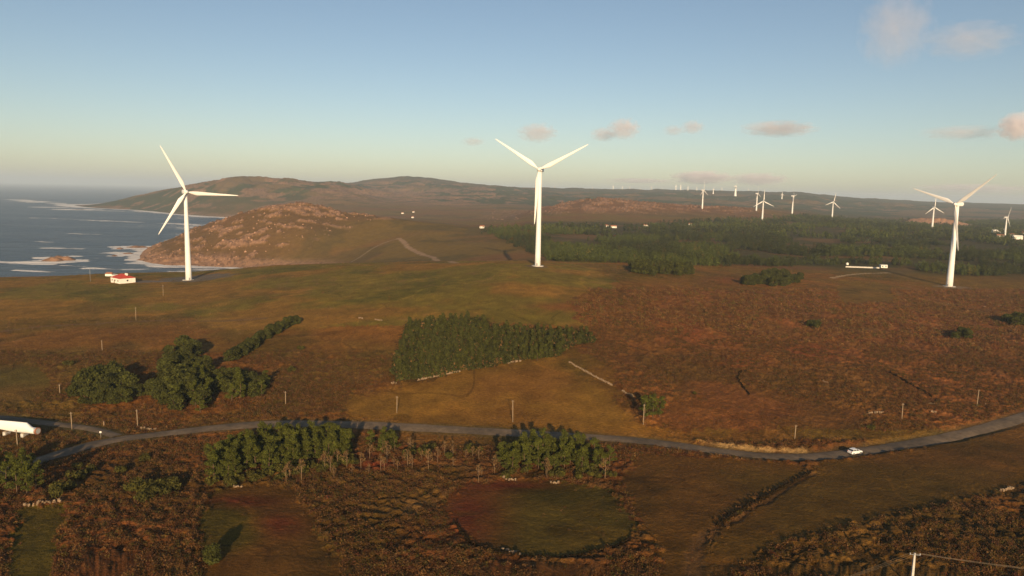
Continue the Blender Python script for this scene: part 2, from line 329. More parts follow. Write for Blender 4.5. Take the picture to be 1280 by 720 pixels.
class MB:
    def __init__(s): s.v = []; s.f = []; s.c = []
    def add(s, V, Fs):
        b = len(s.v); s.v += [tuple(p) for p in V]; s.f += [tuple(b+i for i in f) for f in Fs]; return s
    def box(s, c, d, rz=0, tilt=None):
        x, y, z = d[0]/2, d[1]/2, d[2]/2
        P = [Vector((a*x, b*y, e*z)) for e in (-1, 1) for a, b in ((-1,-1),(1,-1),(1,1),(-1,1))]
        M = Matrix.Rotation(rz, 3, 'Z')
        if tilt: M = M @ Euler(tilt).to_matrix()
        return s.add([M @ p+Vector(c) for p in P], [(3,2,1,0),(4,5,6,7),(0,1,5,4),(1,2,6,5),(2,3,7,6),(3,0,4,7)])
    def tube(s, pts, rad, n=10, cap=True):
        pts = [Vector(p) for p in pts]; base = len(s.v); ref = None
        for i, p in enumerate(pts):
            t = (pts[min(i+1, len(pts)-1)]-pts[max(i-1, 0)]).normalized()
            if ref is None: ref = t.orthogonal().normalized()
            a = (ref-t*ref.dot(t)).normalized(); b = t.cross(a); ref = a
            r = rad[i] if hasattr(rad, '__len__') else rad
            for k in range(n):
                w = 2*math.pi*k/n; s.v.append(tuple(p+a*math.cos(w)*r+b*math.sin(w)*r))
        for i in range(len(pts)-1):
            for k in range(n):
                q = base+i*n; s.f.append((q+k, q+(k+1) % n, q+n+(k+1) % n, q+n+k))
        if cap: s.f.append(tuple(base+k for k in reversed(range(n)))); s.f.append(tuple(base+(len(pts)-1)*n+k for k in range(n)))
        return s
    def loft(s, rings, cap=True):
        base = len(s.v); n = len(rings[0])
        for r in rings: s.v += [tuple(p) for p in r]
        for i in range(len(rings)-1):
            for k in range(n):
                q = base+i*n; s.f.append((q+k, q+(k+1) % n, q+n+(k+1) % n, q+n+k))
        if cap: s.f.append(tuple(base+k for k in reversed(range(n)))); s.f.append(tuple(base+(len(rings)-1)*n+k for k in range(n)))
        return s
    def build(s, name, mat, parent=None, smooth=False, bevel=0):
        me = bpy.data.meshes.new(name); me.from_pydata(s.v, [], s.f); me.update()
        me.materials.append(mat)
        if smooth:
            me.polygons.foreach_set('use_smooth', [len(p.vertices) <= 4 for p in me.polygons])
        o = bpy.data.objects.new(name, me); link(o, parent)
        if parent: KIDS.setdefault(parent.name, []).append(o)
        if bevel:
            m = o.modifiers.new('bevel', 'BEVEL'); m.width = bevel; m.segments = 2
        return o

# ------------------------------------------------------------------ materials
def newmat(name):
    m = bpy.data.materials.new(name); m.use_nodes = True; nt = m.node_tree
    return m, nt, nt.nodes['Principled BSDF']
def node(nt, t, **kw):
    n = nt.nodes.new(t)
    for k, v in kw.items(): setattr(n, k, v)
    return n
def noise(nt, scale, detail=4, rough=.6, vec=None):
    n = node(nt, 'ShaderNodeTexNoise'); n.inputs['Scale'].default_value = scale; n.inputs['Detail'].default_value = detail; n.inputs['Roughness'].default_value = rough
    if vec is not None: nt.links.new(vec, n.inputs['Vector'])
    return n
def ramp(nt, fac, a, b, ca, cb):
    r = node(nt, 'ShaderNodeValToRGB'); r.color_ramp.elements[0].position = a; r.color_ramp.elements[1].position = b
    r.color_ramp.elements[0].color = (*ca, 1); r.color_ramp.elements[1].color = (*cb, 1); nt.links.new(fac, r.inputs[0]); return r
def mulc(nt, a, b, f=1.0):
    m = node(nt, 'ShaderNodeMix', data_type='RGBA', blend_type='MULTIPLY'); m.inputs[0].default_value = f
    nt.links.new(a, m.inputs[6]); nt.links.new(b, m.inputs[7]); return m.outputs[2]
def bumpn(nt, bsdf, h, strength, dist):
    b = node(nt, 'ShaderNodeBump'); b.inputs['Strength'].default_value = strength; b.inputs['Distance'].default_value = dist
    nt.links.new(h, b.inputs['Height']); nt.links.new(b.outputs[0], bsdf.inputs['Normal'])
def geo(nt): return node(nt, 'ShaderNodeNewGeometry').outputs['Position']
def simple(name, c, rough=.7, var=.18, scale=.8, spec=.3, metal=0, bump=0):
    m, nt, b = newmat(name); n = noise(nt, scale, 5, .65, node(nt, 'ShaderNodeTexCoord').outputs['Object'])
    r = ramp(nt, n.outputs[0], .3, .7, tuple(x*(1-var) for x in c), tuple(min(1, x*(1+var*.6)) for x in c))
    nt.links.new(r.outputs[0], b.inputs['Base Color']); b.inputs['Roughness'].default_value = rough
    b.inputs['Specular IOR Level'].default_value = spec; b.inputs['Metallic'].default_value = metal
    if bump: bumpn(nt, b, n.outputs[0], bump, .1)
    return m
def attrmat(name, rough=.9, spec=.1, n1=1.3, n2=.25, lo=.7, hi=1.25, bs=.5, bd=.35, trans=0):
    m, nt, b = newmat(name); a = node(nt, 'ShaderNodeAttribute'); a.attribute_name = 'Col'; p = geo(nt)
    na = noise(nt, n1, 5, .7, p); nb = noise(nt, n2, 4, .6, p)
    r1 = ramp(nt, na.outputs[0], .32, .68, (lo,)*3, (hi,)*3); r2 = ramp(nt, nb.outputs[0], .3, .7, (.82,.80,.78), (1.15,1.14,1.1))
    c = mulc(nt, mulc(nt, a.outputs['Color'], r1.outputs[0]), r2.outputs[0])
    nt.links.new(c, b.inputs['Base Color']); b.inputs['Roughness'].default_value = rough; b.inputs['Specular IOR Level'].default_value = spec
    if bs: bumpn(nt, b, na.outputs[0], bs, bd)
    if trans:
        t = node(nt, 'ShaderNodeBsdfTranslucent'); nt.links.new(c, t.inputs[0]); mx = node(nt, 'ShaderNodeMixShader'); mx.inputs[0].default_value = trans
        nt.links.new(b.outputs[0], mx.inputs[1]); nt.links.new(t.outputs[0], mx.inputs[2]); nt.links.new(mx.outputs[0], nt.nodes['Material Output'].inputs[0])
    return m
M_ground = attrmat('moorland', n1=1.1, n2=.13, bs=1.0, bd=.9, spec=.05)
M_scrub = attrmat('scrub', n1=3, n2=.3, lo=.7, hi=1.25, bs=0, spec=.1, trans=.15)
M_leaf = attrmat('foliage', n1=1.2, n2=.3, lo=.75, hi=1.25, bs=0, spec=.15, trans=.22)
M_white = simple('turbine_white', (.80,.79,.76), .38, .06, .12, .4)
M_white2 = simple('turbine_far_white', (.72,.71,.69), .5, .05, .12, .3)
M_dark = simple('dark_grey', (.05,.05,.055), .5)
M_grey = simple('grey_metal', (.32,.32,.32), .5, metal=.3)
M_conc = simple('concrete', (.52,.49,.44), .85, .25, .9, bump=.3)
M_wood = simple('pole_wood', (.30,.22,.14), .85, .3, 3)
M_bark = simple('bark', (.12,.075,.045), .9, .35, 4, bump=.5)
M_pale = simple('pale_bark', (.20,.125,.07), .9, .3, 4)
M_stone = simple('granite', (.26,.18,.11), .9, .45, 1.2, bump=.4)
M_stone_d = simple('dark_stone', (.020,.013,.006), 1.0, .4, 1.2, 0, bump=.4)  # near-black stone colour for the dark field walls
M_wall = simple('white_render', (.78,.75,.68), .8, .1, .6)
M_red = simple('red_tiles', (.48,.055,.035), .75, .25, 2.5)
M_orange = simple('orange_tiles', (.36,.15,.08), .8, .25, 2.5)
M_glass = simple('window_glass', (.03,.035,.045), .12, .1, 1, .6)
M_paint = simple('car_paint', (.80,.80,.80), .25, .03, 1, .6)
M_tyre = simple('rubber', (.02,.02,.02), .85)
M_lamp = simple('lamp_glass', (.65,.65,.65), .15, .05, 1, .7)
M_redlamp = simple('red_lamp', (.4,.02,.02), .2, .05, 1, .7)
M_cable = simple('cable', (.16,.12,.08), .7)
# asphalt
M_road, nt, b = newmat('asphalt'); p = geo(nt)
na = noise(nt, 6, 6, .7, p); nb = noise(nt, .12, 4, .6, p)
npat = noise(nt, .55, 5, .75, p); c = mulc(nt, mulc(nt, ramp(nt, na.outputs[0], .3, .7, (.130,.094,.060), (.175,.128,.082)).outputs[0], ramp(nt, npat.outputs[0], .42, .58, (.82,.82,.82), (1.12,1.1,1.08)).outputs[0]), ramp(nt, nb.outputs[0], .35, .65, (.68,.68,.68), (1.3,1.26,1.2)).outputs[0])
nt.links.new(c, b.inputs['Base Color']); b.inputs['Roughness'].default_value = .85; b.inputs['Specular IOR Level'].default_value = .25; bumpn(nt, b, na.outputs[0], .4, .03)
# sea
M_sea, nt, b = newmat('sea_water'); p = geo(nt)
a = node(nt, 'ShaderNodeAttribute'); a.attribute_name = 'Col'
sc_ = node(nt, 'ShaderNodeMapping'); nt.links.new(p, sc_.inputs[0]); sc_.inputs['Scale'].default_value = (.6, 1.4, 1); sc_.inputs['Rotation'].default_value = (0, 0, .25)
nw = noise(nt, .022, 7, .62, sc_.outputs[0]); nf = noise(nt, .028, 9, .82, sc_.outputs[0]); nl = noise(nt, .0035, 5, .6, sc_.outputs[0])
sepa = node(nt, 'ShaderNodeSeparateColor'); nt.links.new(a.outputs['Color'], sepa.inputs[0])
ad = node(nt, 'ShaderNodeMath', operation='ADD'); nt.links.new(sepa.outputs[0], ad.inputs[0]); nt.links.new(nf.outputs[0], ad.inputs[1])
ad2 = node(nt, 'ShaderNodeMath', operation='MULTIPLY_ADD'); nt.links.new(nl.outputs[0], ad2.inputs[0]); ad2.inputs[1].default_value = .45; nt.links.new(ad.outputs[0], ad2.inputs[2])
fr = ramp(nt, ad2.outputs[0], .95, 1.12, (0,0,0), (1,1,1))
wc = ramp(nt, nl.outputs[0], .38, .62, (.026,.042,.056), (.060,.076,.086))
mx = node(nt, 'ShaderNodeMix', data_type='RGBA'); nt.links.new(fr.outputs[0], mx.inputs[0]); nv = noise(nt, .016, 8, .72, sc_.outputs[0]); nt.links.new(mulc(nt, wc.outputs[0], ramp(nt, nv.outputs[0], .35, .65, (.62,.66,.70), (1.35,1.32,1.28)).outputs[0]), mx.inputs[6]); mx.inputs[7].default_value = (.72,.68,.64,1)  # light and dark of the ripples painted into the water colour
nt.links.new(mx.outputs[2], b.inputs['Base Color'])
rr = ramp(nt, fr.outputs[0], 0, 1, (.38,.38,.38), (.9,.9,.9)); nt.links.new(rr.outputs[0], b.inputs['Roughness']); b.inputs['IOR'].default_value = 1.33
bumpn(nt, b, nw.outputs[0], 1.0, 14.0)

# ------------------------------------------------------------------ ground sheet
nr, nc = Z.shape
idx = np.arange(nr*nc, dtype=np.int32).reshape(nr, nc)
Q = np.stack([idx[:-1, :-1], idx[:-1, 1:], idx[1:, 1:], idx[1:, :-1]], -1).reshape(-1, 4)
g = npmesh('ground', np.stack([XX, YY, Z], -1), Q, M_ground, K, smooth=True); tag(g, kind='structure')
# land behind and beside the viewpoint, out of the picture
bk = MB(); xs = np.linspace(-900, 900, 25); yb = np.linspace(-900, 30.5, 14)
for y in yb:
    for x in xs: bk.v.append((x, y, 43.9-abs(x)*.004*(1 if abs(x) > 30 else 0)))
bk.f = [(j*25+i, j*25+i+1, j*25+i+26, j*25+i+25) for j in range(13) for i in range(24)]
o = npmesh('ground', bk.v, bk.f, M_ground, np.tile([.10,.062,.026], (len(bk.v), 1)), True); tag(o, kind='structure')

def strip(name, line, w, mat, dz):
    line = [Vector((x, y, 0)) for x, y in line]; out = [line[0]]
    for a, b in zip(line[:-1], line[1:]):
        n = max(1, int((b-a).length/1.2))
        for i in range(1, n+1): out.append(a.lerp(b, i/n))
    V = []; k = 5
    for i, p in enumerate(out):
        t = (out[min(i+2, len(out)-1)]-out[max(i-2, 0)]).normalized(); nn = Vector((-t.y, t.x, 0))
        ww = w*(1+.05*math.sin(i*.23)+.04*math.sin(i*.71))
        for q in range(k):
            s = (q/(k-1)-.5)*ww; P = p+nn*s
            V.append((P.x, P.y, float(gz(P.x, P.y, Zroad))+dz+(.06*(1-abs(2*q/(k-1)-1)))-(.10 if q in (0, k-1) else 0)))
    Fq = [(i*k+q, i*k+q+1, (i+1)*k+q+1, (i+1)*k+q) for i in range(len(out)-1) for q in range(k-1)]
    return tag(npmesh(name, V, [f[::-1] for f in Fq], mat, None, True), kind='structure')
strip('road', ROAD, 5.5, M_road, .07)
strip('lane', LANE, 3.4, M_road, .045)

# ------------------------------------------------------------------ sea
sy = [500.0]
while sy[-1] < 60000: sy.append(sy[-1]*1.006 if sy[-1] < 4500 else sy[-1]*1.08)
sy = np.array(sy); su = np.linspace(-1.6, 1.0, 1000); SY, SU = np.meshgrid(sy, su, indexing='ij'); SX = SU*SY
foam = np.zeros(SX.shape)
def streak(pts, w, s):
    global foam
    P = [sea_hit(*p) for p in pts]; d = polydist(SX, SY, P)
    d = d+w*1.2*(fbm(SX, SY, w*2.2, 3, int(w))-.5); foam = np.maximum(foam, (s-.06)*(.45+.55*sstep(.38, .54, fbm(SX, SY, 75, 3, 5)))*np.exp(-(np.maximum(d, 0)/(w*1.7))**2))
streak([(20,327),(60,329),(100,326),(122,323)], 14, .52); streak([(60,322),(90,321)], 12, .50)
streak([(17,249.5),(60,253),(105,258.5),(165,262),(210,266),(300,273),(330,274)], 42, .50); streak([(60,262),(110,263),(150,264)], 30, .32)
streak([(42,272.5),(90,274),(139,276.7),(200,279),(272,282)], 17, .47); streak([(30,252),(70,254)], 60, .36)
streak([(142,306),(165,310),(190,313)], 12, .45); streak([(140,316),(165,318),(188,321)], 13, .50)
streak([(168,329),(215,330),(260,332),(330,333)], 9, .52); streak([(0,326),(20,327)], 8, .4); streak([(0,300),(40,301),(70,303)], 10, .36); streak([(90,292),(140,294)], 10, .34); streak([(20,338),(60,340)], 6, .38); streak([(110,335),(150,337),(200,336)], 7, .4); streak([(60,310),(100,311)], 8, .36); streak([(75,332),(105,333)], 6, .34)
SZt = gz(SX, SY); vis = (SU > UR[0]) & (SU < UR[-1]) & (SY < 4400)
shoref = np.where(vis & (SY > 800), sstep(-10, -1, SZt), 0)*.44
foam = np.maximum(foam, shoref)
Cs = np.zeros(SX.shape+(3,)); Cs[..., 0] = foam
n2, m2 = SX.shape; ix2 = np.arange(n2*m2, dtype=np.int32).reshape(n2, m2)
Q2 = np.stack([ix2[:-1, :-1], ix2[:-1, 1:], ix2[1:, 1:], ix2[1:, :-1]], -1).reshape(-1, 4)
tag(npmesh('sea', np.stack([SX, SY, np.zeros_like(SX)], -1), Q2, M_sea, Cs, True), kind='structure')
sb = MB().add([(-60000,-20000,-30),(60000,-20000,-30),(60000,62000,-30),(-60000,62000,-30)], [(0,1,2,3)])
tag(sb.build('seabed', simple('sea_floor', (.05,.07,.09), .9)), kind='structure')

# ------------------------------------------------------------------ scattering of plants into one mesh
def rand_tris(n, cen, rad, size, flat=1.0, up=.25, r=rng):
    """n small leaf triangles spread on/in an ellipsoid"""
    d = r.normal(size=(n, 3)); d /= np.linalg.norm(d, axis=1)[:, None]
    rr = r.uniform(.55, 1.0, (n, 1))**.5
    c = np.asarray(cen)+d*rr*np.asarray(rad)
    nrm = d*.9+r.normal(size=(n, 3))*.55; nrm[:, 2] += up; nrm /= np.linalg.norm(nrm, axis=1)[:, None]
    t = np.cross(nrm, r.normal(size=(n, 3))); t /= np.linalg.norm(t, axis=1)[:, None]; bt = np.cross(nrm, t)
    s = size*r.uniform(.6, 1.3, (n, 1))
    P = np.stack([c+t*s, c-t*s*.6+bt*s*.8, c-t*s*.5-bt*s*.8], 1)
    return P.reshape(-1, 3), d
def scatter(name, protos, pos, sc, colr, mat):
    V = []; Fs = []; K_ = []; off = 0; pick = rng.integers(0, len(protos), len(pos))
    for pi, (pv, pf, pc) in enumerate(protos):
        m = pick == pi; P = pos[m]; S = sc[m]; Cc = colr[m]
        if len(P) == 0: continue
        a = rng.uniform(0, 2*np.pi, len(P)); ca, sa = np.cos(a)[:, None], np.sin(a)[:, None]
        x = pv[None, :, 0]*ca-pv[None, :, 1]*sa; y = pv[None, :, 0]*sa+pv[None, :, 1]*ca; z = np.broadcast_to(pv[None, :, 2], x.shape)
        W = np.stack([x*S[:, :1]+P[:, :1], y*S[:, :1]+P[:, 1:2], z*S[:, 1:2]+P[:, 2:3]], -1)
        V.append(W.reshape(-1, 3)); Fs.append((pf[None]+(np.arange(len(P))*len(pv))[:, None, None]).reshape(-1, pf.shape[1])+off)
        K_.append((Cc[:, None, :]*pc[None, :, None]).reshape(-1, 3)); off += W.shape[0]*W.shape[1]
    return npmesh(name, np.concatenate(V), np.concatenate(Fs), mat, np.concatenate(K_))
def tuft(n, r_, h_, s_):
    P, d = rand_tris(n, (0, 0, h_*.35), (r_, r_, h_*.65), s_); P[:, 2] = np.maximum(P[:, 2], -.1)
    return P, np.arange(len(P)).reshape(-1, 3), np.repeat(rng.uniform(.75, 1.2, n), 3)
TUFTS = [tuft(20, .62, .75, .17) for _ in range(6)]
def field_samples(n, y0, y1, margin=.03):
    y = rng.uniform(y0, y1, n*3); u = rng.uniform(-.80, .80, n*3); keep = rng.uniform(0, y1, n*3) < y
    return (u*y)[keep][:n], y[keep][:n]
def sample(A, x, y): return gz(x, y, A)
def scrub(name, n, y0, y1, smin, smax, label):
    x, y = field_samples(n, y0, y1); h = gz(x, y, heath); cl = fbm(x, y, 9, 3, 55)
    keep = rng.uniform(0, 1, len(x)) < (h*1.25-.12)*sstep(.33, .52, cl)+.03
    x, y, h = x[keep], y[keep], h[keep]
    z = gz(x, y); s = rng.uniform(smin, smax, len(x))*np.where(h > .4, 1, .55)
    pal = np.array([(.120,.064,.028),(.150,.085,.036),(.095,.048,.026),(.090,.070,.022),(.070,.064,.019),(.170,.105,.052),(.115,.045,.028)])*(1.0 if y1 < 400 else 1.25)*np.array([1.08, .96, .76])
    w = np.array([.27,.2,.16,.14,.1,.08,.05]); c = pal[rng.choice(len(pal), len(x), p=w)]*rng.uniform(.75, 1.2, (len(x), 1))
    o = scatter(name, TUFTS, np.stack([x, y, z], 1), np.stack([s, s*rng.uniform(.6, 1.1, len(s))], 1), c, M_scrub)
    return tag(o, label, 'scrub', kind='stuff')
scrub('heather_scrub', 210000, 105, 330, .45, 1.05, 'rust brown heather and gorse scrub covering the moor around the road')
scrub('moor_scrub', 90000, 330, 640, 1.1, 2.2, 'low brown scrub covering the plateau below the wind turbines')

# ------------------------------------------------------------------ trees
def crown_mesh(name, blobs, n, size, base_c, r):
    P = []; K_ = []
    for cen, rad, w in blobs:
        k = max(6, int(n*w)); p, d = rand_tris(k, cen, rad, size, r=r); P.append(p)
        sh = r.uniform(.72, 1.25)*r.uniform(.65, 1.35, (k, 1))
        K_.append(np.repeat(np.asarray(base_c)*sh*np.array([[1, 1, 1]]), 3, axis=0))
    P = np.concatenate(P); return P, np.arange(len(P)).reshape(-1, 3), np.concatenate(K_)
FAR_AWAY = (0, -400, 0)
BIG = [(110,492),(128,486),(145,484),(160,492),(136,494)]
def make_tree(name, kind, seed):
    r = np.random.default_rng(seed); t = thing(name, (0, 0, 0)); tr = MB(); blobs = []
    if kind == 'pine':                               # tall bare trunk, loose spreading head; 8 m
        hgt = 8.0; b1 = r.normal(0, .35, 2)
        tr.tube([(0,0,-.4),(0,0,1.5),(b1[0]*.5,b1[1]*.5,4),(b1[0],b1[1],hgt*.93)], [.17,.14,.11,.04], 7)
        for i in range(13):
            a = r.uniform(0, 6.28); zz = 1.5+(hgt-1.8)*i/12; L = (2.35-1.6*((zz-1.5)/(hgt-1.5))**1.6)*r.uniform(.55, 1.1)
            s = zz/hgt; p0 = (b1[0]*s, b1[1]*s, zz-.3); p1 = (b1[0]*s+math.cos(a)*L, b1[1]*s+math.sin(a)*L, zz+.5)
            tr.tube([p0, p1], [.05, .015], 4); blobs.append((p1, (.85,.85,.62), .05)); blobs.append(((p0[0]*.5+p1[0]*.5, p0[1]*.5+p1[1]*.5, zz+.2), (.75,.75,.5), .035))
        blobs.append(((b1[0], b1[1], hgt-.1), (.6,.6,.7), .05)); n, sz, cc = 2000, .185, (.080,.088,.013); bark = M_bark
    elif kind == 'young':                            # dense conifer branched to the ground; 5 m
        tr.tube([(0,0,-.3),(0,0,4.6)], [.10,.03], 6)
        for i in range(9):
            zz = .7+4.1*i/8; rad = 1.6*(1-.46*i/8)*r.uniform(.85, 1.1); a = r.uniform(0, 6.28)
            blobs.append(((math.cos(a)*.3, math.sin(a)*.3, zz), (rad, rad, .62), .04+.11*(1-i/9)))
        n, sz, cc, bark = 700, .26, (.056,.060,.012), M_bark
    elif kind == 'broad':                            # low dark dome of evergreen scrub; 4.5 m
        for k in range(4):
            a = k*1.6+r.uniform(0, 1); tr.tube([(0,0,-.3),(math.cos(a)*.5,math.sin(a)*.5,1.2),(math.cos(a)*1.2,math.sin(a)*1.2,2.8)], [.12,.08,.03], 5)
        for k in range(11):
            a = r.uniform(0, 6.28); q = r.uniform(.2, 1.5); blobs.append(((math.cos(a)*q, math.sin(a)*q, 1.6+1.9*(1-(q/1.9)**2)*r.uniform(.6, 1)), (1.0,1.0,.9), .09))
        for k in range(8):
            a = k*.8+r.uniform(0, .4); blobs.append(((math.cos(a)*1.25, math.sin(a)*1.25, .75+r.uniform(0, .4)), (.85,.85,.75), .07))
        n, sz, cc, bark = 1100, .25, (.056,.060,.012), M_bark
    elif kind == 'shrub':                            # rounded bush; 2 m
        for k in range(3):
            a = k*2.1; tr.tube([(0,0,-.2),(math.cos(a)*.6,math.sin(a)*.6,1.1)], [.06,.02], 4)
        for k in range(7):
            a = r.uniform(0, 6.28); q = r.uniform(.1, 1.0); blobs.append(((math.cos(a)*q, math.sin(a)*q, .75+.5*r.uniform()), (.75,.75,.7), .14))
        n, sz, cc, bark = 420, .22, (.080,.074,.014), M_bark
    elif kind == 'bare':                             # leafless sapling; 5 m
        tr.tube([(0,0,-.3),(.1,.05,2.5),(r.normal(0,.2),r.normal(0,.2),5)], [.10,.075,.02], 6)
        for i in range(14):
            a = r.uniform(0, 6.28); zz = 1.6+3.0*i/13; L = 1.2*(1.15-i/14); tr.tube([(0.05,0.03,zz),(math.cos(a)*L*.6,math.sin(a)*L*.6,zz+.5*L),(math.cos(a)*L,math.sin(a)*L,zz+1.1*L)], [.035,.02,.008], 4)
            blobs.append(((math.cos(a)*L*.9, math.sin(a)*L*.9, zz+.9*L), (.35,.35,.35), .06))
        n, sz, cc, bark = 260, .15, (.17,.10,.04), M_pale
    tr.build('trunk', bark, t, True)
    P, Fs, K_ = crown_mesh('crown', blobs, n, sz, cc, r); npmesh('crown', P, Fs, M_leaf, K_, parent=t)
    return t
PROTO = {k: [make_tree(nm, k, s0+i) for i in range(nv)] for k, nm, s0, nv in (('pine','pine_tree',100,6),('young','young_conifer',200,4),('broad','evergreen_tree',300,4),('shrub','shrub',400,3),('bare','bare_sapling',500,3))}
used = set()
CATS = {'pine': 'tree', 'young': 'tree', 'broad': 'tree', 'shrub': 'bush', 'bare': 'tree'}
def plant(kind, x, y, sc, label, group):
    p = random.choice(PROTO[kind]); rz = random.uniform(0, 6.28); z = float(gz(x, y))-.05
    s = (sc*random.uniform(.88, 1.12), sc*random.uniform(.88, 1.12), sc*random.uniform(.88, 1.12))
    if p.name in used: o = copy_tree(p, (x, y, z), rz, s)
    else:
        used.add(p.name); o = p; o.location = (x, y, z); o.rotation_euler = (0, 0, rz); o.scale = s
    tag(o, label, CATS[kind], group); return o
def fill(kind, poly, n, smin, smax, label, group, mind=1.6, mix=None):
    """plant n trees standing inside an outline on the ground"""
    W = w2(poly); xs = [p[0] for p in W]; ysx = [p[1] for p in W]; got = []; tries = 0
    while len(got) < n and tries < n*60:
        tries += 1; x = random.uniform(min(xs), max(xs)); y = random.uniform(min(ysx), max(ysx))
        if not inpoly(np.array([x]), np.array([y]), W)[0]: continue
        if any((x-a)**2+(y-b_)**2 < mind*mind for a, b_ in got): continue
        got.append((x, y))
    for x, y in got:
        plant(kind, x, y, random.uniform(smin, smax), label, group)
    return got
# pines by the road
fill('pine', [(262,582),(300,566),(345,558),(400,556),(440,560),(436,576),(390,580),(350,588),(300,600),(268,602)], 105, .55, .92, 'green pine of the dense roadside copse left of centre, crown against its neighbours', 'pines of the large roadside copse', 1.25)
fill('pine', [(452,556),(498,556),(498,566),(450,568)], 8, .55, .75, 'smaller pine in the loose row right of the large roadside copse', 'small pines trailing the large copse')
fill('shrub', [(500,556),(600,560),(600,574),(500,572)], 10, .8, 1.3, 'low bush in the gap between the two roadside pine groups', 'bushes between the roadside pine groups')
fill('pine', [(622,580),(640,566),(700,566),(760,572),(768,582),(735,592),(680,592),(630,590)], 48, .5, .85, 'green pine of the copse below the middle of the road', 'pines of the middle roadside copse', 1.3)
fill('bare', [(470,585),(500,562),(600,562),(640,580),(760,590),(790,600),(620,606),(500,606)], 28, .45, 1.1, 'thin leafless sapling in front of the roadside pines', 'bare saplings below the road', 1.8)
fill('bare', [(320,598),(430,576),(490,568),(490,590),(380,606),(320,608)], 14, .5, 1.05, 'pale bare trunk at the foot of the large roadside copse', 'bare saplings at the large copse', 1.8)
fill('pine', [(-30,612),(-10,592),(30,588),(50,596),(52,612),(20,622)], 14, .65, .9, 'green pine in the group at the left edge below the road', 'pines at the left edge')
fill('shrub', [(85,585),(130,585),(125,610),(60,625)], 7, .9, 1.5, 'round green bush beside the left road bend', 'bushes by the left road bend')
fill('shrub', [(165,612),(215,605),(225,622),(170,628)], 8, 1.0, 1.6, 'dark green bush at the edge of the brown heath below the road', 'bushes below the left road')
fill('shrub', [(255,606),(300,606),(390,592),(445,582),(440,572),(380,582),(300,598)], 34, .7, 1.3, 'green and brown undergrowth bush at the foot of the large roadside copse', 'bushes at the foot of the large copse')
fill('shrub', [(620,596),(700,600),(768,596),(768,586),(700,590),(625,586)], 20, .6, 1.1, 'green undergrowth bush at the foot of the middle roadside copse', 'bushes at the foot of the middle copse')
for px, py, s in ((806,526,.85),(816,524,.9),(824,525,.8)):
    h = hit(px, py, Zs); plant('pine', h[0], h[1], s, 'pine in the lone trio just above the middle right of the road', 'lone trio of pines')
h = hit(266,703, Zs); plant('broad', h[0], h[1], .85, 'solitary dark bush casting shadow between two lower left fields', 'solitary bush')
# dark evergreen clumps at the left
fill('broad', [(88,495),(110,478),(150,474),(172,486),(176,504),(150,508),(110,504)], 28, .8, 1.7, 'dark evergreen in the round clump furthest left', 'evergreens of the round left clump', 1.9)
for px, py in BIG:
    h = hit(px, py, Zs); plant('broad', h[0], h[1], 1.95, 'tall dark evergreen at the heart of the round clump furthest left', 'tallest evergreens of the round left clump')
fill('broad', [(180,508),(200,480),(205,446),(242,436),(258,462),(262,490),(255,512),(225,518)], 46, .75, 1.75, 'dark evergreen in the ragged clump above the road fork', 'evergreens of the ragged clump', 2.2)
fill('pine', [(188,508),(205,490),(250,470),(330,482),(342,492),(300,500),(250,516),(200,514)], 20, .65, .85, 'lighter green tree among the ragged dark clump above the fork', 'light trees of the ragged clump', 2.2)
fill('broad', [(262,492),(270,472),(310,470),(345,482),(340,492),(300,496)], 20, .9, 1.25, 'low evergreen in the right tail of the ragged clump', 'evergreens at the right end of the ragged clump', 2.0)
HL = [(372,403),(350,412),(325,428),(300,444),(282,452)]
Wl = chaikin(w2(HL), 2); cum = [0]
for a, b_ in zip(Wl[:-1], Wl[1:]): cum.append(cum[-1]+math.hypot(b_[0]-a[0], b_[1]-a[1]))
for s in np.arange(0, cum[-1], 2.0):
    x = np.interp(s, cum, [p[0] for p in Wl])+random.uniform(-1.3, 1.3); y = np.interp(s, cum, [p[1] for p in Wl])+random.uniform(-1, 1)
    plant('broad', x, y, random.uniform(.9, 1.25), 'evergreen in the narrow hedge running up and right from the ragged clump', 'evergreens of the narrow hedge')
# plantation in the centre: each tree, thicket beneath
PL = [(512,406),(600,402),(612,412),(732,420),(742,426),(705,434),(697,446),(655,449),(600,459),(540,472),(493,477),(496,458),(503,430)]
plant_pts = fill('young', PL, 300, .55, 1.05, 'young conifer packed in the dark green plantation at the centre of the moor', 'conifers of the central plantation', 3.0)
fill('pine', [(664,449),(684,444),(684,449),(668,453)], 3, .5, .6, 'pale green pine leaning at the lower right edge of the plantation', 'pale pines at the plantation edge')
W = w2(PL); n = 16000; x = rng.uniform(min(p[0] for p in W), max(p[0] for p in W), n); y = rng.uniform(min(p[1] for p in W), max(p[1] for p in W), n)
k = inpoly(x+(fbm(x, y, 6, 3, 95)-.5)*5, y+(fbm(x, y, 6, 3, 96)-.5)*5, W); x, y = x[k], y[k]; q = rng.uniform(1.3, 3.0, len(x))
c = np.where(rng.uniform(size=(len(x), 1)) < .14, np.array([[.17,.095,.035]]), np.array([[.048,.052,.012]]))*rng.uniform(.6, 1.35, (len(x), 1))
tag(scatter('thicket', TUFTS, np.stack([x, y, gz(x, y)], 1), np.stack([q, q*rng.uniform(.9, 1.5, len(q))], 1), c, M_leaf), 'dense green undergrowth filling the central plantation', 'undergrowth', kind='stuff')
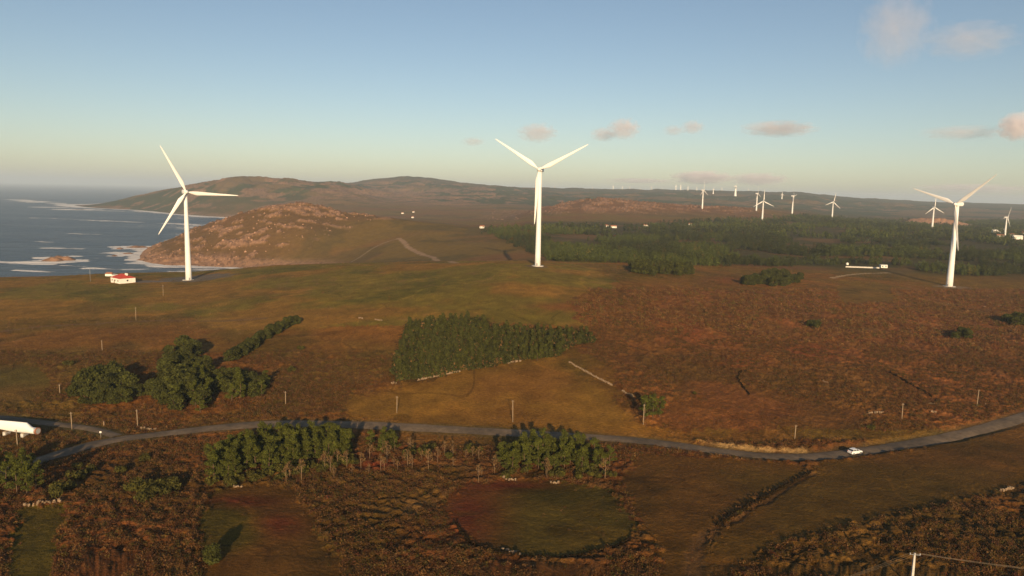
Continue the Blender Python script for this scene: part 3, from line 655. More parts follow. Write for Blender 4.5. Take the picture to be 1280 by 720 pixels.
# bushes along the forest and on the plateau
fill('broad', [(786,337),(800,332),(850,336),(868,342),(850,346),(800,345)], 34, 1.4, 2.1, 'dark evergreen in the spur of bushes in front of the forest', 'evergreens of the forest spur', 3)
fill('broad', [(928,354),(960,345),(1003,346),(1000,353),(965,361),(935,360)], 44, 1.2, 1.8, 'dark evergreen in the isolated oblong thicket below the forest', 'evergreens of the oblong thicket', 2.4)
fill('broad', [(1242,400),(1265,400),(1295,404),(1295,410),(1262,408)], 20, 1.0, 1.5, 'dark bush in the patch at the right edge of the plateau', 'dark bushes at the right edge')
fill('broad', [(1190,420),(1215,418),(1213,425),(1192,424)], 7, .8, 1.3, 'small dark bush on the brown slope right of centre', 'bushes on the right slope')
fill('broad', [(1004,406),(1022,404),(1026,410),(1010,411)], 5, .7, 1.0, 'tiny dark bush in the middle of the right heath', 'bushes in the middle of the right heath')
for i, (px, py, s) in enumerate(((376,438,.8),(363,464,.9),(86,459,1.0),(1088,540,.7),(868,497,.5),(152,590,.8),(180,575,.8))):
    h = hit(px, py, Zs); plant('shrub', h[0], h[1], s*1.3, ('lone pale bush right of the narrow hedge','small bush below the hedge and right of the clump','flat dark bush left of the round clump','low bush on the verge above the white car','small bush on the right heath','round bush in the brown heath below the fork','low bush below the road left of the copse')[i], None)

# far forest
def low_tree(n, hgt, rad, sz, r):
    P, d = rand_tris(n, (0, 0, hgt*.56), (rad, rad, hgt*.45), sz, r=r); q = P[:, 2]/hgt
    P[:, :2] *= (1.25-.75*np.clip(q, 0, 1))[:, None]
    c = np.repeat(r.uniform(.65, 1.35, n), 3); T = []
    k = len(P); tr = np.array([(-.14,0,0),(.14,0,0),(0,0,hgt*.8),(0,-.14,0),(0,.14,0),(0,0,hgt*.8)])
    return np.concatenate([P, tr]), np.arange(k+6).reshape(-1, 3), np.concatenate([c, np.full(6, 1.5)])
NEARF = [low_tree(90, 9, 2.0, .55, rng) for _ in range(5)]; FARF = [low_tree(26, 9, 2.4, 1.15, rng) for _ in range(5)]
FP = [(598,291),(640,303),(668,322),(700,327),(790,331),(880,334),(930,333),(1000,333),(1060,331),(1095,333),(1120,338),(1190,344),(1500,346),(1500,262),(1180,280),(1120,278),(1000,270),(900,276),(800,283),(700,283),(640,286)]
def forest(n, y0, y1, protos, dens):
    x, y = rng.uniform(-.1, .85, n)*0, rng.uniform(y0, y1, n); x = rng.uniform(-.1, .80, n)*y
    k0 = rng.uniform(0, y1, n) < y; x, y = x[k0], y[k0]
    z = gz(x, y, Zs); px, py = project(x, y, z); px = px+(fbm(x, y, 40, 3, 6)-.5)*26; py = py+(fbm(x, y, 40, 3, 7)-.5)*np.clip(4000/y, 1, 6)
    k = inpoly(px, py, FP); cl = fbm(x, y, 85, 4, 8); k &= (cl > .43) | (y < 690); k &= (fbm(x, y, 14, 3, 18) > .40)
    k &= ~((px > 1060) & (px < 1145) & (py > 331.5)); k &= gz(x, y, rk2) < .35
    k &= ~(quarryf(x, y) > .18)
    x, y = x[k], y[k]; z = gz(x, y)-.2
    s = rng.uniform(.55, 1.3, len(x))*np.where(fbm(x, y, 50, 3, 12) > .55, .7, 1.05)
    g1 = np.array([.070,.084,.018]); g2 = np.array([.042,.048,.015]); m = sstep(.42, .58, fbm(x, y, 70, 4, 9))[:, None]
    c = (g1*m+g2*(1-m))*rng.uniform(.8, 1.2, (len(x), 1)); c[rng.uniform(size=len(x)) < .03] *= np.array([1.6, 1.1, 1.2])
    return np.stack([x, y, z], 1), np.stack([s, s], 1), c
def quarryf(x, y): return np.exp(-(((x-(1165-640)/F*2000)/85)**2+((y-1990)/60)**2))
p1, s1, c1 = forest(36000, 600, 1050, NEARF, 1); s1[:, 1] *= .82; p2, s2, c2 = forest(120000, 1050, 2900, FARF, 1)
fa = scatter('pine_forest', NEARF, p1, s1, c1, M_leaf); tag(fa, 'near edge of the dark pine forest covering the plain behind the central turbine', 'forest', kind='stuff')
fb = scatter('distant_forest', FARF, p2, s2*np.array([1.15, 1]), c2, M_leaf); tag(fb, 'hazy far part of the pine forest reaching back to the ridge', 'forest', kind='stuff')

# ------------------------------------------------------------------ wind turbines
def blade_rings(Rb, n=14):
    st = [(0,.95,.95,0),(.04,.95,.95,0),(.12,2.2,.8,14),(.2,3.1,.62,12),(.35,2.5,.42,8),(.55,1.8,.28,4),(.75,1.25,.18,2),(.92,.8,.10,0),(.985,.45,.06,0),(1,.12,.03,0)]
    out = []
    for s, c_, th, tw in st:
        ring = []; k = min(1, max(0, (s-.04)/.12))
        for i in range(n):
            a = 2*math.pi*i/n; x = math.cos(a)*c_*.5*(1 if k == 0 else 1); y = math.sin(a)*th*.5*(1-.45*k*(-math.cos(a)))
            x += k*c_*.20; t = R(tw); ring.append((x*math.cos(t)-y*math.sin(t), x*math.sin(t)+y*math.cos(t)-.9*s*s, s*Rb))
        out.append(ring)
    return out
HUBH = 67.0; RB = 37.5
def make_turbine(label, group, detail=True, mat=None, basew=4.6, thick=1.0):
    mat = mat or M_white
    t = thing('wind_turbine', (0, 0, 0), 0, label, 'wind turbine', group)
    n = 36 if detail else 12; zs = np.linspace(-1.5, HUBH-1.5, 8)
    tw = MB().tube([(0,0,z) for z in zs], [thick*(basew/2-(basew/2-1.2)*(max(z,0)/HUBH)**.9) for z in zs], n).build('tower', mat, t, True)
    if detail:
        for fz in (22, 44): pass
        d = MB().box((0,-basew/2-.02,1.3),(.95,.16,2.1)).build('door', M_grey, tw)
        MB().tube([(0,0,-1.2),(0,0,.55)], [basew/2+2.3,basew/2+2.1], 28).build('foundation', M_conc, t)
    nb = MB(); ring = lambda y, w, h, zc: [(sx*w, y, zc+sz*h) for sx, sz in ((-1,-.7),(-.7,-1),(.7,-1),(1,-.7),(1,.7),(.7,1),(-.7,1),(-1,.7))]
    nb.loft([ring(-2.2,1.05*thick,1.1*thick,HUBH), ring(-1.5,1.5*thick,1.6*thick,HUBH), ring(5.2,1.5*thick,1.65*thick,HUBH+.1), ring(7.0,1.2*thick,1.1*thick,HUBH+.3)])
    nac = nb.build('nacelle', mat, t, False, .15 if detail else 0)
    if detail:
        MB().box((0,7.05,HUBH+.3),(1.6,.12,1.1)).build('vent', M_dark, nac)
        MB().tube([(0,5.5,HUBH+1.7),(0,5.5,HUBH+3.2)], .06, 6).build('wind_vane', M_grey, nac)
    MB().tube([(0,-2.2,HUBH),(0,-3.2,HUBH),(0,-4.2,HUBH),(0,-4.9,HUBH),(0,-5.1,HUBH)], [1.25*thick,1.4*thick,1.2*thick,.6*thick,.1], 20 if detail else 8).build('hub', mat, t, True)
    return t, mat, thick
bl_mesh = {}
def add_blades(tm, angles, detail=True):
    t, mat, thick = tm
    for a in angles:
        key = (detail, mat.name, thick)
        if key not in bl_mesh:
            rings = blade_rings(RB, 14 if detail else 6)
            rings = [[(p[0]*thick, p[1]*thick, p[2]) for p in r_] for r_ in rings]
            b_ = MB().loft(rings).build('blade', mat, t, True); bl_mesh[key] = b_.data
        else:
            b_ = bpy.data.objects.new('blade', bl_mesh[key]); link(b_, t)
        b_.location = (0, -3.3, HUBH); b_.rotation_euler = (0, R(90-a), 0)
def place(t, px, py, hub_py, yaw, zoff=0, Yfix=None):
    h = hit(px, py, Zs)
    if Yfix: h = np.array([(px-640)/F*Yfix, Yfix, 0])
    x, y = h[0], h[1]; z = float(gz(x, y))-.3
    s = 1.0
    for _ in range(12):
        qx, qy = project(x, y, z+HUBH*s); bx, by = project(x, y, z); s *= (by-hub_py)/(by-qy) if by-qy > .5 else 1
    t.location = (x, y, z); t.scale = (s,)*3; t.rotation_euler = (0, 0, R(yaw)); return s, y
big_ = [((236,350),240,(117,-3,237),36,'large white wind turbine near the red roofed house by the sea','L'),
        ((672,332.5),212,(147,27,267),-15,'large white wind turbine at the centre, rotor in a wide Y','M'),
        ((1186.5,358),255.3,(161,39,280),-60,'large white wind turbine at the right, standing before the forest','R')]
for (bx, by), hy, ang, yaw, lab, k in big_:
    tm = make_turbine(lab, 'large near wind turbines', True, M_white, {'L': 4.7, 'M': 4.2, 'R': 5.2}[k]); add_blades(tm, ang)
    print('TURB', k, place(tm[0], bx, by, hy, yaw))
mids = [((877.7,261),237.7,(92,212,332),50,'slim wind turbine on the brown rise, leftmost of the middle distance ones'),
        ((945.3,263.6),242,(100,220,340),55,'wind turbine just left and behind the one with an upright Y rotor'),
        ((952.5,277.4),251.5,(90,210,-25),0,'wind turbine in the forest with one blade straight up, in front of its twin'),
        ((990,267.6),245,(130,10,250),55,'wind turbine right of the overlapping pair, blades seen nearly edge on'),
        ((1039.8,274.5),252.5,(80,200,-40),10,'wind turbine beyond the forest midway between the pair and the large right one'),
        ((1165,286),259,(90,215,-28),8,'wind turbine on the orange rocky knoll just left of the large right one'),
        ((1255.7,297.4),271.5,(65,-55,185),35,'wind turbine furthest right, beside the white village houses')]
for (bx, by), hy, ang, yaw, lab in mids:
    tm = make_turbine(lab, 'middle distance wind turbines', False, M_white2, 5.2, 1.25); add_blades(tm, ang, False)
    print('MID', place(tm[0], bx, by, hy, yaw))
tiny = [(690,239,233),(716,239.5,234),(737,240,234),(762.5,243,232.5),(774,242,233),(783,242.5,233),(796,241,235),(810,241,233.5),(823,241,235),(840,240.5,232.5),(846,243,232),(855,241,233),(866,241.5,234),(886.5,246,236.5),(897,242,234.5),(914,248,233),(930,243,236),(972,255,242.5),(505,223,219.5)]
n_t = 0
for i, (px, by, hy) in enumerate(tiny):
    Yd = 5450 if px not in (914, 972, 886.5) else {914: 4300, 972: 4000, 886.5: 4600}[px]
    if px == 505: Yd = 5050
    lab = ('tiny white wind turbine on the far ridge, number %d counting from the left along the skyline right of the centre turbine' % (i+1)) if px != 505 else 'minute wind turbine on top of the highest blue hill left of centre'
    order = ['first','second','third','fourth','fifth','sixth','seventh','eighth','ninth','tenth','eleventh','twelfth','thirteenth','fourteenth','fifteenth','sixteenth','seventeenth','eighteenth']
    if px != 505: lab = 'tiny turbine on the far skyline ridge, %s from the left after the centre turbine' % order[i]
    tm = make_turbine(lab, 'tiny wind turbines on the far ridge', False, M_white, 6.5, 2.5); add_blades(tm, (random.uniform(60, 120), random.uniform(185, 230), random.uniform(-50, -10)), False)
    place(tm[0], px, by, hy, random.uniform(20, 70), Yfix=Yd)

# ------------------------------------------------------------------ buildings
def house(name, label, loc, rz, L, W, Hh, roofh, rmat, group=None, hip=.0, det=True, cat='house', nwin=3):
    t = thing(name, loc, rz, label, cat, group)
    w = MB().box((0,0,Hh/2-.5),(L,W,Hh+1)).build('wall', M_wall, t)
    e = .35; x, y = L/2+e, W/2+e; hx = hip*W/2
    rf = MB().add([(-x,-y,Hh+.01),(x,-y,Hh+.01),(x,y,Hh+.01),(-x,y,Hh+.01),(-x+hx+.01,0,Hh+roofh),(x-hx-.01,0,Hh+roofh)],[(3,2,1,0),(0,1,5,4),(2,3,4,5),(1,2,5),(3,0,4)]).build('roof', rmat, t)
    if det:
        for cx in ((L*.22, L*.38) if L > 11 else (L*.2,)): MB().box((cx, .6, Hh+roofh*.95),(.8,.8,1.5)).build('chimney', M_wall, rf)
        d = MB().box((-L*.08,-W/2-.03,1.05),(1.1,.12,2.1)).build('door', M_wood, t); MB().box((-L*.08+.38,-W/2-.12,1.05),(.08,.08,.2)).build('handle', M_grey, d)
    for i in range(nwin):
        xx = -L/2+L*(i+.5)/nwin
        if abs(xx+L*.08) < 1.0: continue
        wn = MB().box((xx,-W/2-.02,Hh*.55),(1.1,.1,1.1)).build('window', M_glass, t)
        if det: MB().box((xx,-W/2-.07,Hh*.55-.62),(1.3,.2,.12)).build('sill', M_conc, wn)
    if det:
        MB().box((L/2+.02,0,Hh*.55),(.1,1.1,1.1)).build('window', M_glass, t)
    return t
def gp(px, py, dz=0): h = hit(px, py, Zs); return (h[0], h[1], float(gz(h[0], h[1]))+dz)
house('house', 'white single storey house with a bright red hipped roof near the left turbine', gp(154,353), R(-38), 14, 11, 3.6, 2.7, M_red, None, 1.0, True)
t = house('outbuilding', 'low white outbuilding with flat pale roof behind the red roofed house', gp(145,348), R(-38), 5, 4, 2.8, .5, M_conc, None, 0, False, 'outbuilding', 1)
house('shed', 'small brown stone shed at the cliff edge left of the red roofed house', gp(137,345), R(5), 5, 3.5, 1.8, 1.2, M_orange, None, .4, False, 'shed', 1)
t = house('outbuilding', 'small white block building at the right end of the long white wall', gp(1104,334.5), R(-4), 6, 4.5, 2.6, .4, M_wall, None, 0, False, 'outbuilding', 2)
lw = MB(); a = gp(1057,334.2); b_ = gp(1099,335.6)
for i in range(10):
    x0 = a[0]+(b_[0]-a[0])*i/10; x1 = a[0]+(b_[0]-a[0])*(i+1)/10; y0 = a[1]+(b_[1]-a[1])*(i+.5)/10
    lw.box(((x0+x1)/2, y0, float(gz((x0+x1)/2, y0))+.55+(i % 2)*.02), (x1-x0-.02, .4, 1.4))
tag(lw.build('boundary_wall', M_conc, bevel=.03), 'long low white wall in front of the forest edge', 'wall')
dm = MB(); c0 = gp(1059,331); rings = []
for k in range(7):
    a_ = k/6*math.pi/2; rings.append([(c0[0]+1.3*math.cos(a_)*math.cos(w)+.001, c0[1]+1.3*math.cos(a_)*math.sin(w), c0[2]+1.0+1.3*math.sin(a_)) for w in np.linspace(0, 2*math.pi, 14, endpoint=False)])
rings.insert(0, [(p[0], p[1], c0[2]-.5) for p in rings[0]])
tag(dm.loft(rings).build('water_tank', M_wall, smooth=True), 'small white domed tank left of the long white wall', 'tank')
far_h = [(503,267.5,11,'two storey'),(517,265.5,9,''),(516,272.5,10,''),(603,286,12,''),(767,284.5,16,''),(758,283.5,9,''),(807,283,13,''),(863,281.5,10,''),(1033,274,16,'')]
names_ = ['larger white farmhouse on the hazy slope left of the centre turbine','small white farmhouse just right of the larger hillside farmhouse','white farmhouse at the foot of the green hill below the other two','white cottage at the left tip of the forest','long white barn at the foot of the rocky orange hill','small white house left of the long barn below the rocky hill','white house below the rocky hill, right of the long barn','small pale house at the forest edge below the rocky hill, farthest right','pale house just left of the turbine beyond the forest']
for (px, py, L, _), nm in zip(far_h, names_):
    p = gp(px, py); house('farmhouse', nm, p, random.uniform(-.4, .4), L*.62, 5, 2.8, 1.8, M_orange, 'scattered white farmhouses', 0, False, 'house', 2)
for i, (px, py) in enumerate([(1243,291.5),(1248,294),(1253,290),(1262,292),(1266,296),(1269,292.5),(1275,294),(1250,297.5),(1272,299),(1246,288.5)]):
    p = gp(px, py); house('village_house', 'tiny pale house in the village around the turbine furthest right', p, random.uniform(-.6, .6), random.uniform(9, 15), 8, 4.5, 2.5, random.choice([M_orange, M_wall]), 'houses of the village at the right edge', 0, False, 'house', 2)

# ------------------------------------------------------------------ poles, mast, sign
def pole(px, py, top_py, label, name='utility_pole', arm=True, mat=None, rad=.13):
    p = gp(px, py); hgt = 7.0
    for _ in range(8): by = project(p[0], p[1], p[2])[1]; ty = project(p[0], p[1], p[2]+hgt)[1]; hgt *= (by-top_py)/(by-ty)
    t = thing(name, p, random.uniform(-.3, .3), label, 'pole', 'utility poles crossing the moor' if name == 'utility_pole' else None)
    lean = random.uniform(-.15, .15)
    MB().tube([(0,0,-.5),(lean*.5,0,hgt/2),(lean,0,hgt)], [rad*1.15,rad,rad*.8], 8).build('pole', mat or M_wood, t, True)
    if arm:
        ca = MB().box((lean,-.12,hgt-.35),(.9,.07,.07)).build('crossarm', M_wood, t)
        for sx in (-.38, .38): MB().tube([(lean+sx,-.12,hgt-.3),(lean+sx,-.12,hgt-.12)], .04, 6).build('insulator', M_dark, ca)
    return t, hgt
for px, py, ty, lab in [(90,536,515,'wooden pole between the lane and the heath at the far left'),(172,531,512,'wooden pole just below the gap between the two left clumps'),
    (128,441,425,'wooden pole above the round left clump'),(170,400,384,'pole on the plateau between the round clump and the sea house'),(204,370,356,'thin pole below the left turbine, beside its gravel pad'),
    (357,506,489,'wooden pole right of the tail of the ragged clump'),(496,516,495,'wooden pole below the left corner of the plantation'),(641,526,500,'wooden pole above the road below the plantation'),
    (804,533,505,'wooden pole beside the lone trio of pines'),(993,553,531,'wooden pole above the bend of the road left of the car'),(1127,527,504,'wooden pole above the road right of the car'),
    (1221,508,487,'wooden pole furthest right along the road'),(22,558,537,'pole in front of the blade at the left edge'),(75,494,480,'short pole at the left end of the round clump')]:
    pole(px, py, ty, lab)
pole(113,352,334,'tall slim white mast left of the red roofed house','mast',False,M_grey,.11)
# post with a small plate at the fork
p = gp(126,546); t = thing('road_sign', p, R(10), 'small pale sign post in the grass at the road fork', 'sign')
MB().tube([(0,0,-.3),(0,0,2.0)], .05, 8).build('post', M_grey, t); MB().box((0,-.08,1.7),(.55,.03,.45)).build('plate', M_wall, t, bevel=.01)
p = gp(130,531); t = thing('marker_post', p, 0, 'short pale stone marker post above the road fork', 'post')
MB().box((0,0,.5),(.35,.3,1.6)).build('post', M_stone, t, bevel=.04)
# near concrete pole with wires
p = gp(1139,735); p = np.array(p); px_, py_ = project(*p); hh = 9.0
for _ in range(8): by = project(p[0], p[1], p[2])[1]; ty = project(p[0], p[1], p[2]+hh)[1]; hh *= (by-691)/(by-ty)
t = thing('power_pole', tuple(p), R(-8), 'pale concrete power pole at the bottom edge carrying three wires', 'pole')
MB().loft([[(sx*w, sy*w, z) for sx, sy in ((-1,-1),(1,-1),(1,1),(-1,1))] for z, w in ((-.5,.24),(hh,.14))]).build('pole', M_conc, t, bevel=.02)
ca = MB().box((0,-.2,hh-.25),(1.8,.09,.09)).build('crossarm', M_grey, t)
AT = []
for sx in (-.8, 0, .8):
    MB().tube([(sx,-.2,hh-.2),(sx,-.2,hh+.05)], .055, 8).build('insulator', M_lamp, ca)
    AT.append(Matrix.Rotation(R(-8), 3, 'Z') @ Vector((sx, -.2, hh+.07))+Vector(p))
L_end = Vector((p[0]-62, p[1]-28, p[2]+hh-1)); R_end = Vector((p[0]+62, p[1]-8, p[2]+hh-.5))
for k, A in enumerate(AT):
    for end, side, nm in ((L_end, -1, 'left'), (R_end, 1, 'right')):
        E = end+Vector((0, (k-1)*.9, (k-1)*-.1)); P_ = []
        for i in range(25):
            s = i/24; P_.append(A.lerp(E, s)+Vector((0, 0, -4*1.3*s*(1-s))))
        tag(MB().tube(P_, .016, 5).build('overhead_wire', M_cable), 'thin wire running %s from the %s insulator of the concrete power pole' % (nm, ('left','middle','right')[k]), 'wire', 'wires of the concrete power pole')

# ------------------------------------------------------------------ drystone walls and hedge banks
def stone_wall(pts, label, h=.75, w=.6, mat=None, gap=.15, name='drystone_wall', group='drystone walls on the moor'):
    L = chaikin(w2(pts, Zs), 1); m = MB()
    for a, b_ in zip(L[:-1], L[1:]):
        d = math.hypot(b_[0]-a[0], b_[1]-a[1]); n = max(1, int(d/.55))
        for i in range(n):
            s = (i+random.random()*.6)/n; x = a[0]+(b_[0]-a[0])*s; y = a[1]+(b_[1]-a[1])*s
            if vnoise(np.array([x]), np.array([y]), 4, 77)[0] < gap+(.30 if mat is None else 0): continue
            for lay in range(2):
                sz = random.uniform(.28, .62)
                m.box((x+random.uniform(-w, w)*.3, y+random.uniform(-w, w)*.3, float(gz(x, y))+h*(.1+.4*lay)+random.uniform(-.1, .1)), (sz, sz*random.uniform(.6, 1), h*.6*random.uniform(.7, 1.3)), random.uniform(0, 3), (random.uniform(-.3, .3), random.uniform(-.3, .3), 0))
    return tag(m.build(name, mat or M_stone, bevel=.05), label, 'wall', group)
stone_wall([(30,634),(55,632),(84,629)], 'pale stone wall along the top of the narrow green field at lower left', .8, .6, gap=.1)
stone_wall([(-10,638),(14,636),(28,634)], 'short broken wall at the left edge above the lower left field', .5, gap=.4)
stone_wall([(598,596),(640,598),(700,602),(760,611)], 'broken pale wall along the upper rim of the oval field', .6, gap=.42)
stone_wall([(708,455),(725,464),(750,478),(775,490),(792,500)], 'pale wall slanting from the plantation down to the lone pine trio', .7, gap=.22)
stone_wall([(448,399),(480,402),(505,403)], 'short pale wall left of the upper corner of the plantation', .7, gap=.3)
stone_wall([(490,482),(540,474),(600,463),(655,454)], 'pale rubble wall along the lower edge of the plantation', .8, 1.0, gap=.25)
stone_wall([(690,448),(715,436),(745,428)], 'short rubble wall under the right tip of the plantation', .7, .8, gap=.3)
stone_wall([(1085,519),(1130,518),(1170,517)], 'pale wall above the road to the right of the car', .7, gap=.35)
stone_wall([(1160,507),(1200,509),(1232,506)], 'short pale wall by the rightmost roadside pole', .6, gap=.35)
stone_wall([(1250,617),(1268,612),(1290,611)], 'short pale wall at the right edge of the lower field', .7, gap=.2)
stone_wall([(245,613),(275,609),(310,606)], 'stones along the top of the field below the large copse', .5, gap=.45)
stone_wall([(400,499),(432,492)], 'few pale stones right of the ragged clump', .6, gap=.4)
stone_wall([(975,458),(1000,468),(1040,482),(1075,490)], 'faint stone line across the middle of the right heath', .5, gap=.5)
stone_wall([(1175,379),(1195,384),(1215,385),(1255,382)], 'scattered pale stones on the plateau below the large right turbine', .8, 1.5, gap=.5)
stone_wall([(595,668),(640,690),(680,695)], 'stones along the lower rim of the oval field', .4, gap=.5)
stone_wall([(175,534),(190,536),(205,533)], 'heap of pale stones on the verge by the road fork', .7, 1.0, gap=.1)
stone_wall([(895,658),(925,641),(960,621),(985,606),(1013,592)], 'dark bank wall beside the curved track at lower right', 1.0, .8, M_stone_d, .05, 'dark_wall', 'dark field walls')
stone_wall([(1112,467),(1140,482),(1165,498)], 'dark straight wall across the heath at the right', .9, .8, M_stone_d, .08, 'dark_wall', 'dark field walls')
stone_wall([(932,466),(920,473),(925,484),(937,497)], 'dark curved wall in the middle of the right heath', .8, .8, M_stone_d, .12, 'dark_wall', 'dark field walls')
stone_wall([(566,652),(592,682),(640,694),(690,697),(745,690),(790,672)], 'dark wall round the lower rim of the oval field', .55, .9, M_stone_d, .15, 'dark_wall', 'dark field walls')
# granite boulders on the rocky hill: too many to count
bp = []
def boulder(n, r):
    d = r.normal(size=(n, 3)); d /= np.linalg.norm(d, axis=1)[:, None]; return d
ico = bpy.data.meshes.new('tmp'); import bmesh
bm = bmesh.new(); bmesh.ops.create_icosphere(bm, subdivisions=1, radius=1); iv = np.array([v.co[:] for v in bm.verts]); ifc = np.array([[v.index for v in f.verts] for f in bm.faces]); bm.free()
BO = [(iv*(1+.35*rng.uniform(-1, 1, (len(iv), 1)))*np.array([1, .8, .75]), ifc, rng.uniform(.85, 1.1, len(iv))) for _ in range(5)]
n = 60000; y = rng.uniform(945, 1600, n); x = (rng.uniform(170, 560, n)-640)/F*y; zz = gz(x, y, Zs); pr = gz(x, y, np.maximum(rk, M_rockhill*.12))
k = (rng.uniform(size=n) < pr**1.1*.16+.012*gz(x, y, M_rockhill)) & (zz > 1); x, y = x[k], y[k]; s = .25+1.5*rng.uniform(0, 1, len(x))**2.5*rng.uniform(.6, 1.4, len(x))
c = np.array([(.36,.21,.135)])*rng.uniform(.6, 1.25, (len(x), 1))
M_bould = attrmat('boulder_granite', n1=.9, n2=.1, bs=.6, bd=.5)
tag(scatter('granite_boulders', BO, np.stack([x, y, gz(x, y)+.2], 1), np.stack([s, s], 1), c, M_bould), 'pinkish orange granite boulders strewn over the coastal hill', 'boulders', kind='stuff')
n = 30000; y = rng.uniform(1650, 2350, n); x = (rng.uniform(610, 980, n)-640)/F*y; pr = gz(x, y, rk2)
k = rng.uniform(size=n) < pr*.15; x, y = x[k], y[k]; s = rng.uniform(.8, 2.4, len(x))
c = np.array([(.27,.155,.10)])*rng.uniform(.6, 1.2, (len(x), 1))
tag(scatter('hill_boulders', BO, np.stack([x, y, gz(x, y)], 1), np.stack([s, s], 1), c, M_bould), 'orange boulders on the inland rocky hill behind the forest', 'boulders', kind='stuff')

# ------------------------------------------------------------------ turbine blade lying on stands
pr_ = gp(48,546); base = Vector(pr_); ang = R(169)
bt = thing('turbine_blade', tuple(base+Vector((0, 0, 1.7))), ang, 'huge white turbine blade lying on stands beside the lane, round root end facing right', 'turbine blade')
rings = []
for s, c_, th, drop in [(0,1.8,1.8,0),(.045,1.8,1.8,0),(.06,2.0,1.8,.1),(.095,3.1,1.4,.65),(.2,3.2,1.0,.62),(.35,2.7,.75,.8),(.55,2.1,.5,.9),(.75,1.5,.32,.9),(.92,.9,.2,.9),(1,.3,.08,.9)]:
    rings.append([(s*38, math.sin(2*math.pi*i/16)*th*.5, drop+math.cos(2*math.pi*i/16)*c_*.5) for i in range(16)])
MB().loft(rings).build('shell', M_white, bt, True)
rr_ = MB(); n = 20
rr_.loft([[(xx, math.sin(2*math.pi*i/n)*r_, math.cos(2*math.pi*i/n)*r_) for i in range(n)] for xx, r_ in ((-.03,1.02),(.35,1.02))])
rr_.build('root_ring', M_orange, bt, True)
MB().tube([(-.06,0,0),(-.035,0,0)], .78, 20).build('root_plate', M_conc, bt)
dirv = Vector((math.cos(ang), math.sin(ang), 0))
for i, d_ in enumerate((4.6, 10.6)):
    q = base+dirv*d_; g_ = float(gz(q.x, q.y)); q.z = g_
    t = thing('blade_stand', tuple(q), ang, ('concrete stand under the blade nearest its root end','second concrete stand under the blade at the left edge')[i], 'stand', 'stands under the turbine blade')
    hs = base.z+1.7-[.92,.98,.7][i]-g_
    MB().box((0,0,hs/2-.2),(.9,1.9,hs+.4)).build('block', M_conc, t, bevel=.05)
    MB().box((0,0,hs+.05),(1.1,1.3,.12)).build('cradle', M_wood, t)

# ------------------------------------------------------------------ white car
cp_ = gp(1062,566.5); ia = min(range(len(ROAD)), key=lambda i: (ROAD[i][0]-cp_[0])**2+(ROAD[i][1]-cp_[1])**2)
ra, rb = ROAD[max(ia-2, 0)], ROAD[min(ia+2, len(ROAD)-1)]; hd = math.atan2(rb[1]-ra[1], rb[0]-ra[0])
nrm = Vector((math.sin(hd), -math.cos(hd), 0))
cx, cy = ROAD[ia][0]+nrm.x*1.3, ROAD[ia][1]+nrm.y*1.3
car = thing('car', (cx, cy, float(gz(cx, cy, Zroad))+.13), hd, 'small white hatchback driving along the grey road at lower right', 'car')
prof = [(-2.0,.35),(-2.05,.75),(-1.95,1.05),(-1.3,1.12),(1.0,1.02),(1.75,.92),(2.05,.72),(2.08,.4),(1.9,.28),(-1.85,.28)]
def prism(pr, w0, w1=None, zt=1.0):
    V = [(x, -w0(z), z) for x, z in pr]+[(x, w0(z), z) for x, z in pr]; n = len(pr)
    return V, [tuple(range(n)), tuple(reversed(range(n, 2*n)))]+[(i+n, (i+1) % n+n, (i+1) % n, i) for i in range(n)]
V, Fs = prism(prof, lambda z: .86-.06*max(0, z-.8)); body = MB().add(V, Fs).build('body', M_paint, car, False, .07)
V, Fs = prism([(-1.75,1.08),(-1.45,1.48),(.15,1.5),(.95,1.03)], lambda z: .80-.28*(z-1.03)); MB().add(V, Fs).build('window', M_glass, car, False, .03)
V, Fs = prism([(-1.5,1.47),(-1.35,1.55),(.05,1.56),(.25,1.46)], lambda z: .70); MB().add(V, Fs).build('roof', M_paint, car, False, .04)
for sy_ in (-1, 1):
    for xx, w_ in ((-1.3,.12),(-.35,.10),(.62,.08)): MB().box((xx, sy_*.745, 1.25),(w_,.10,.46),0,(sy_*.26,0,0)).build('pillar', M_paint, car)
    MB().box((-.2,sy_*.875,.83),(.2,.03,.035)).build('door_handle', M_dark, car)
    MB().box((.72,sy_*.95,1.06),(.12,.2,.13)).build('side_mirror', M_paint, car, False, .02)
    MB().box((1.96,sy_*.62,.74),(.2,.34,.15)).build('headlight', M_lamp, car, False, .03)
    MB().box((-2.0,sy_*.68,.86),(.1,.24,.26)).build('tail_light', M_redlamp, car, False, .02)
    for xx in (-1.28, 1.32):
        wh = MB().tube([(xx,sy_*.68,.31),(xx,sy_*.89,.31)], .32, 20).build('wheel', M_tyre, car)
        MB().tube([(xx,sy_*.885,.31),(xx,sy_*.905,.31)], .20, 14).build('rim', M_grey, wh)

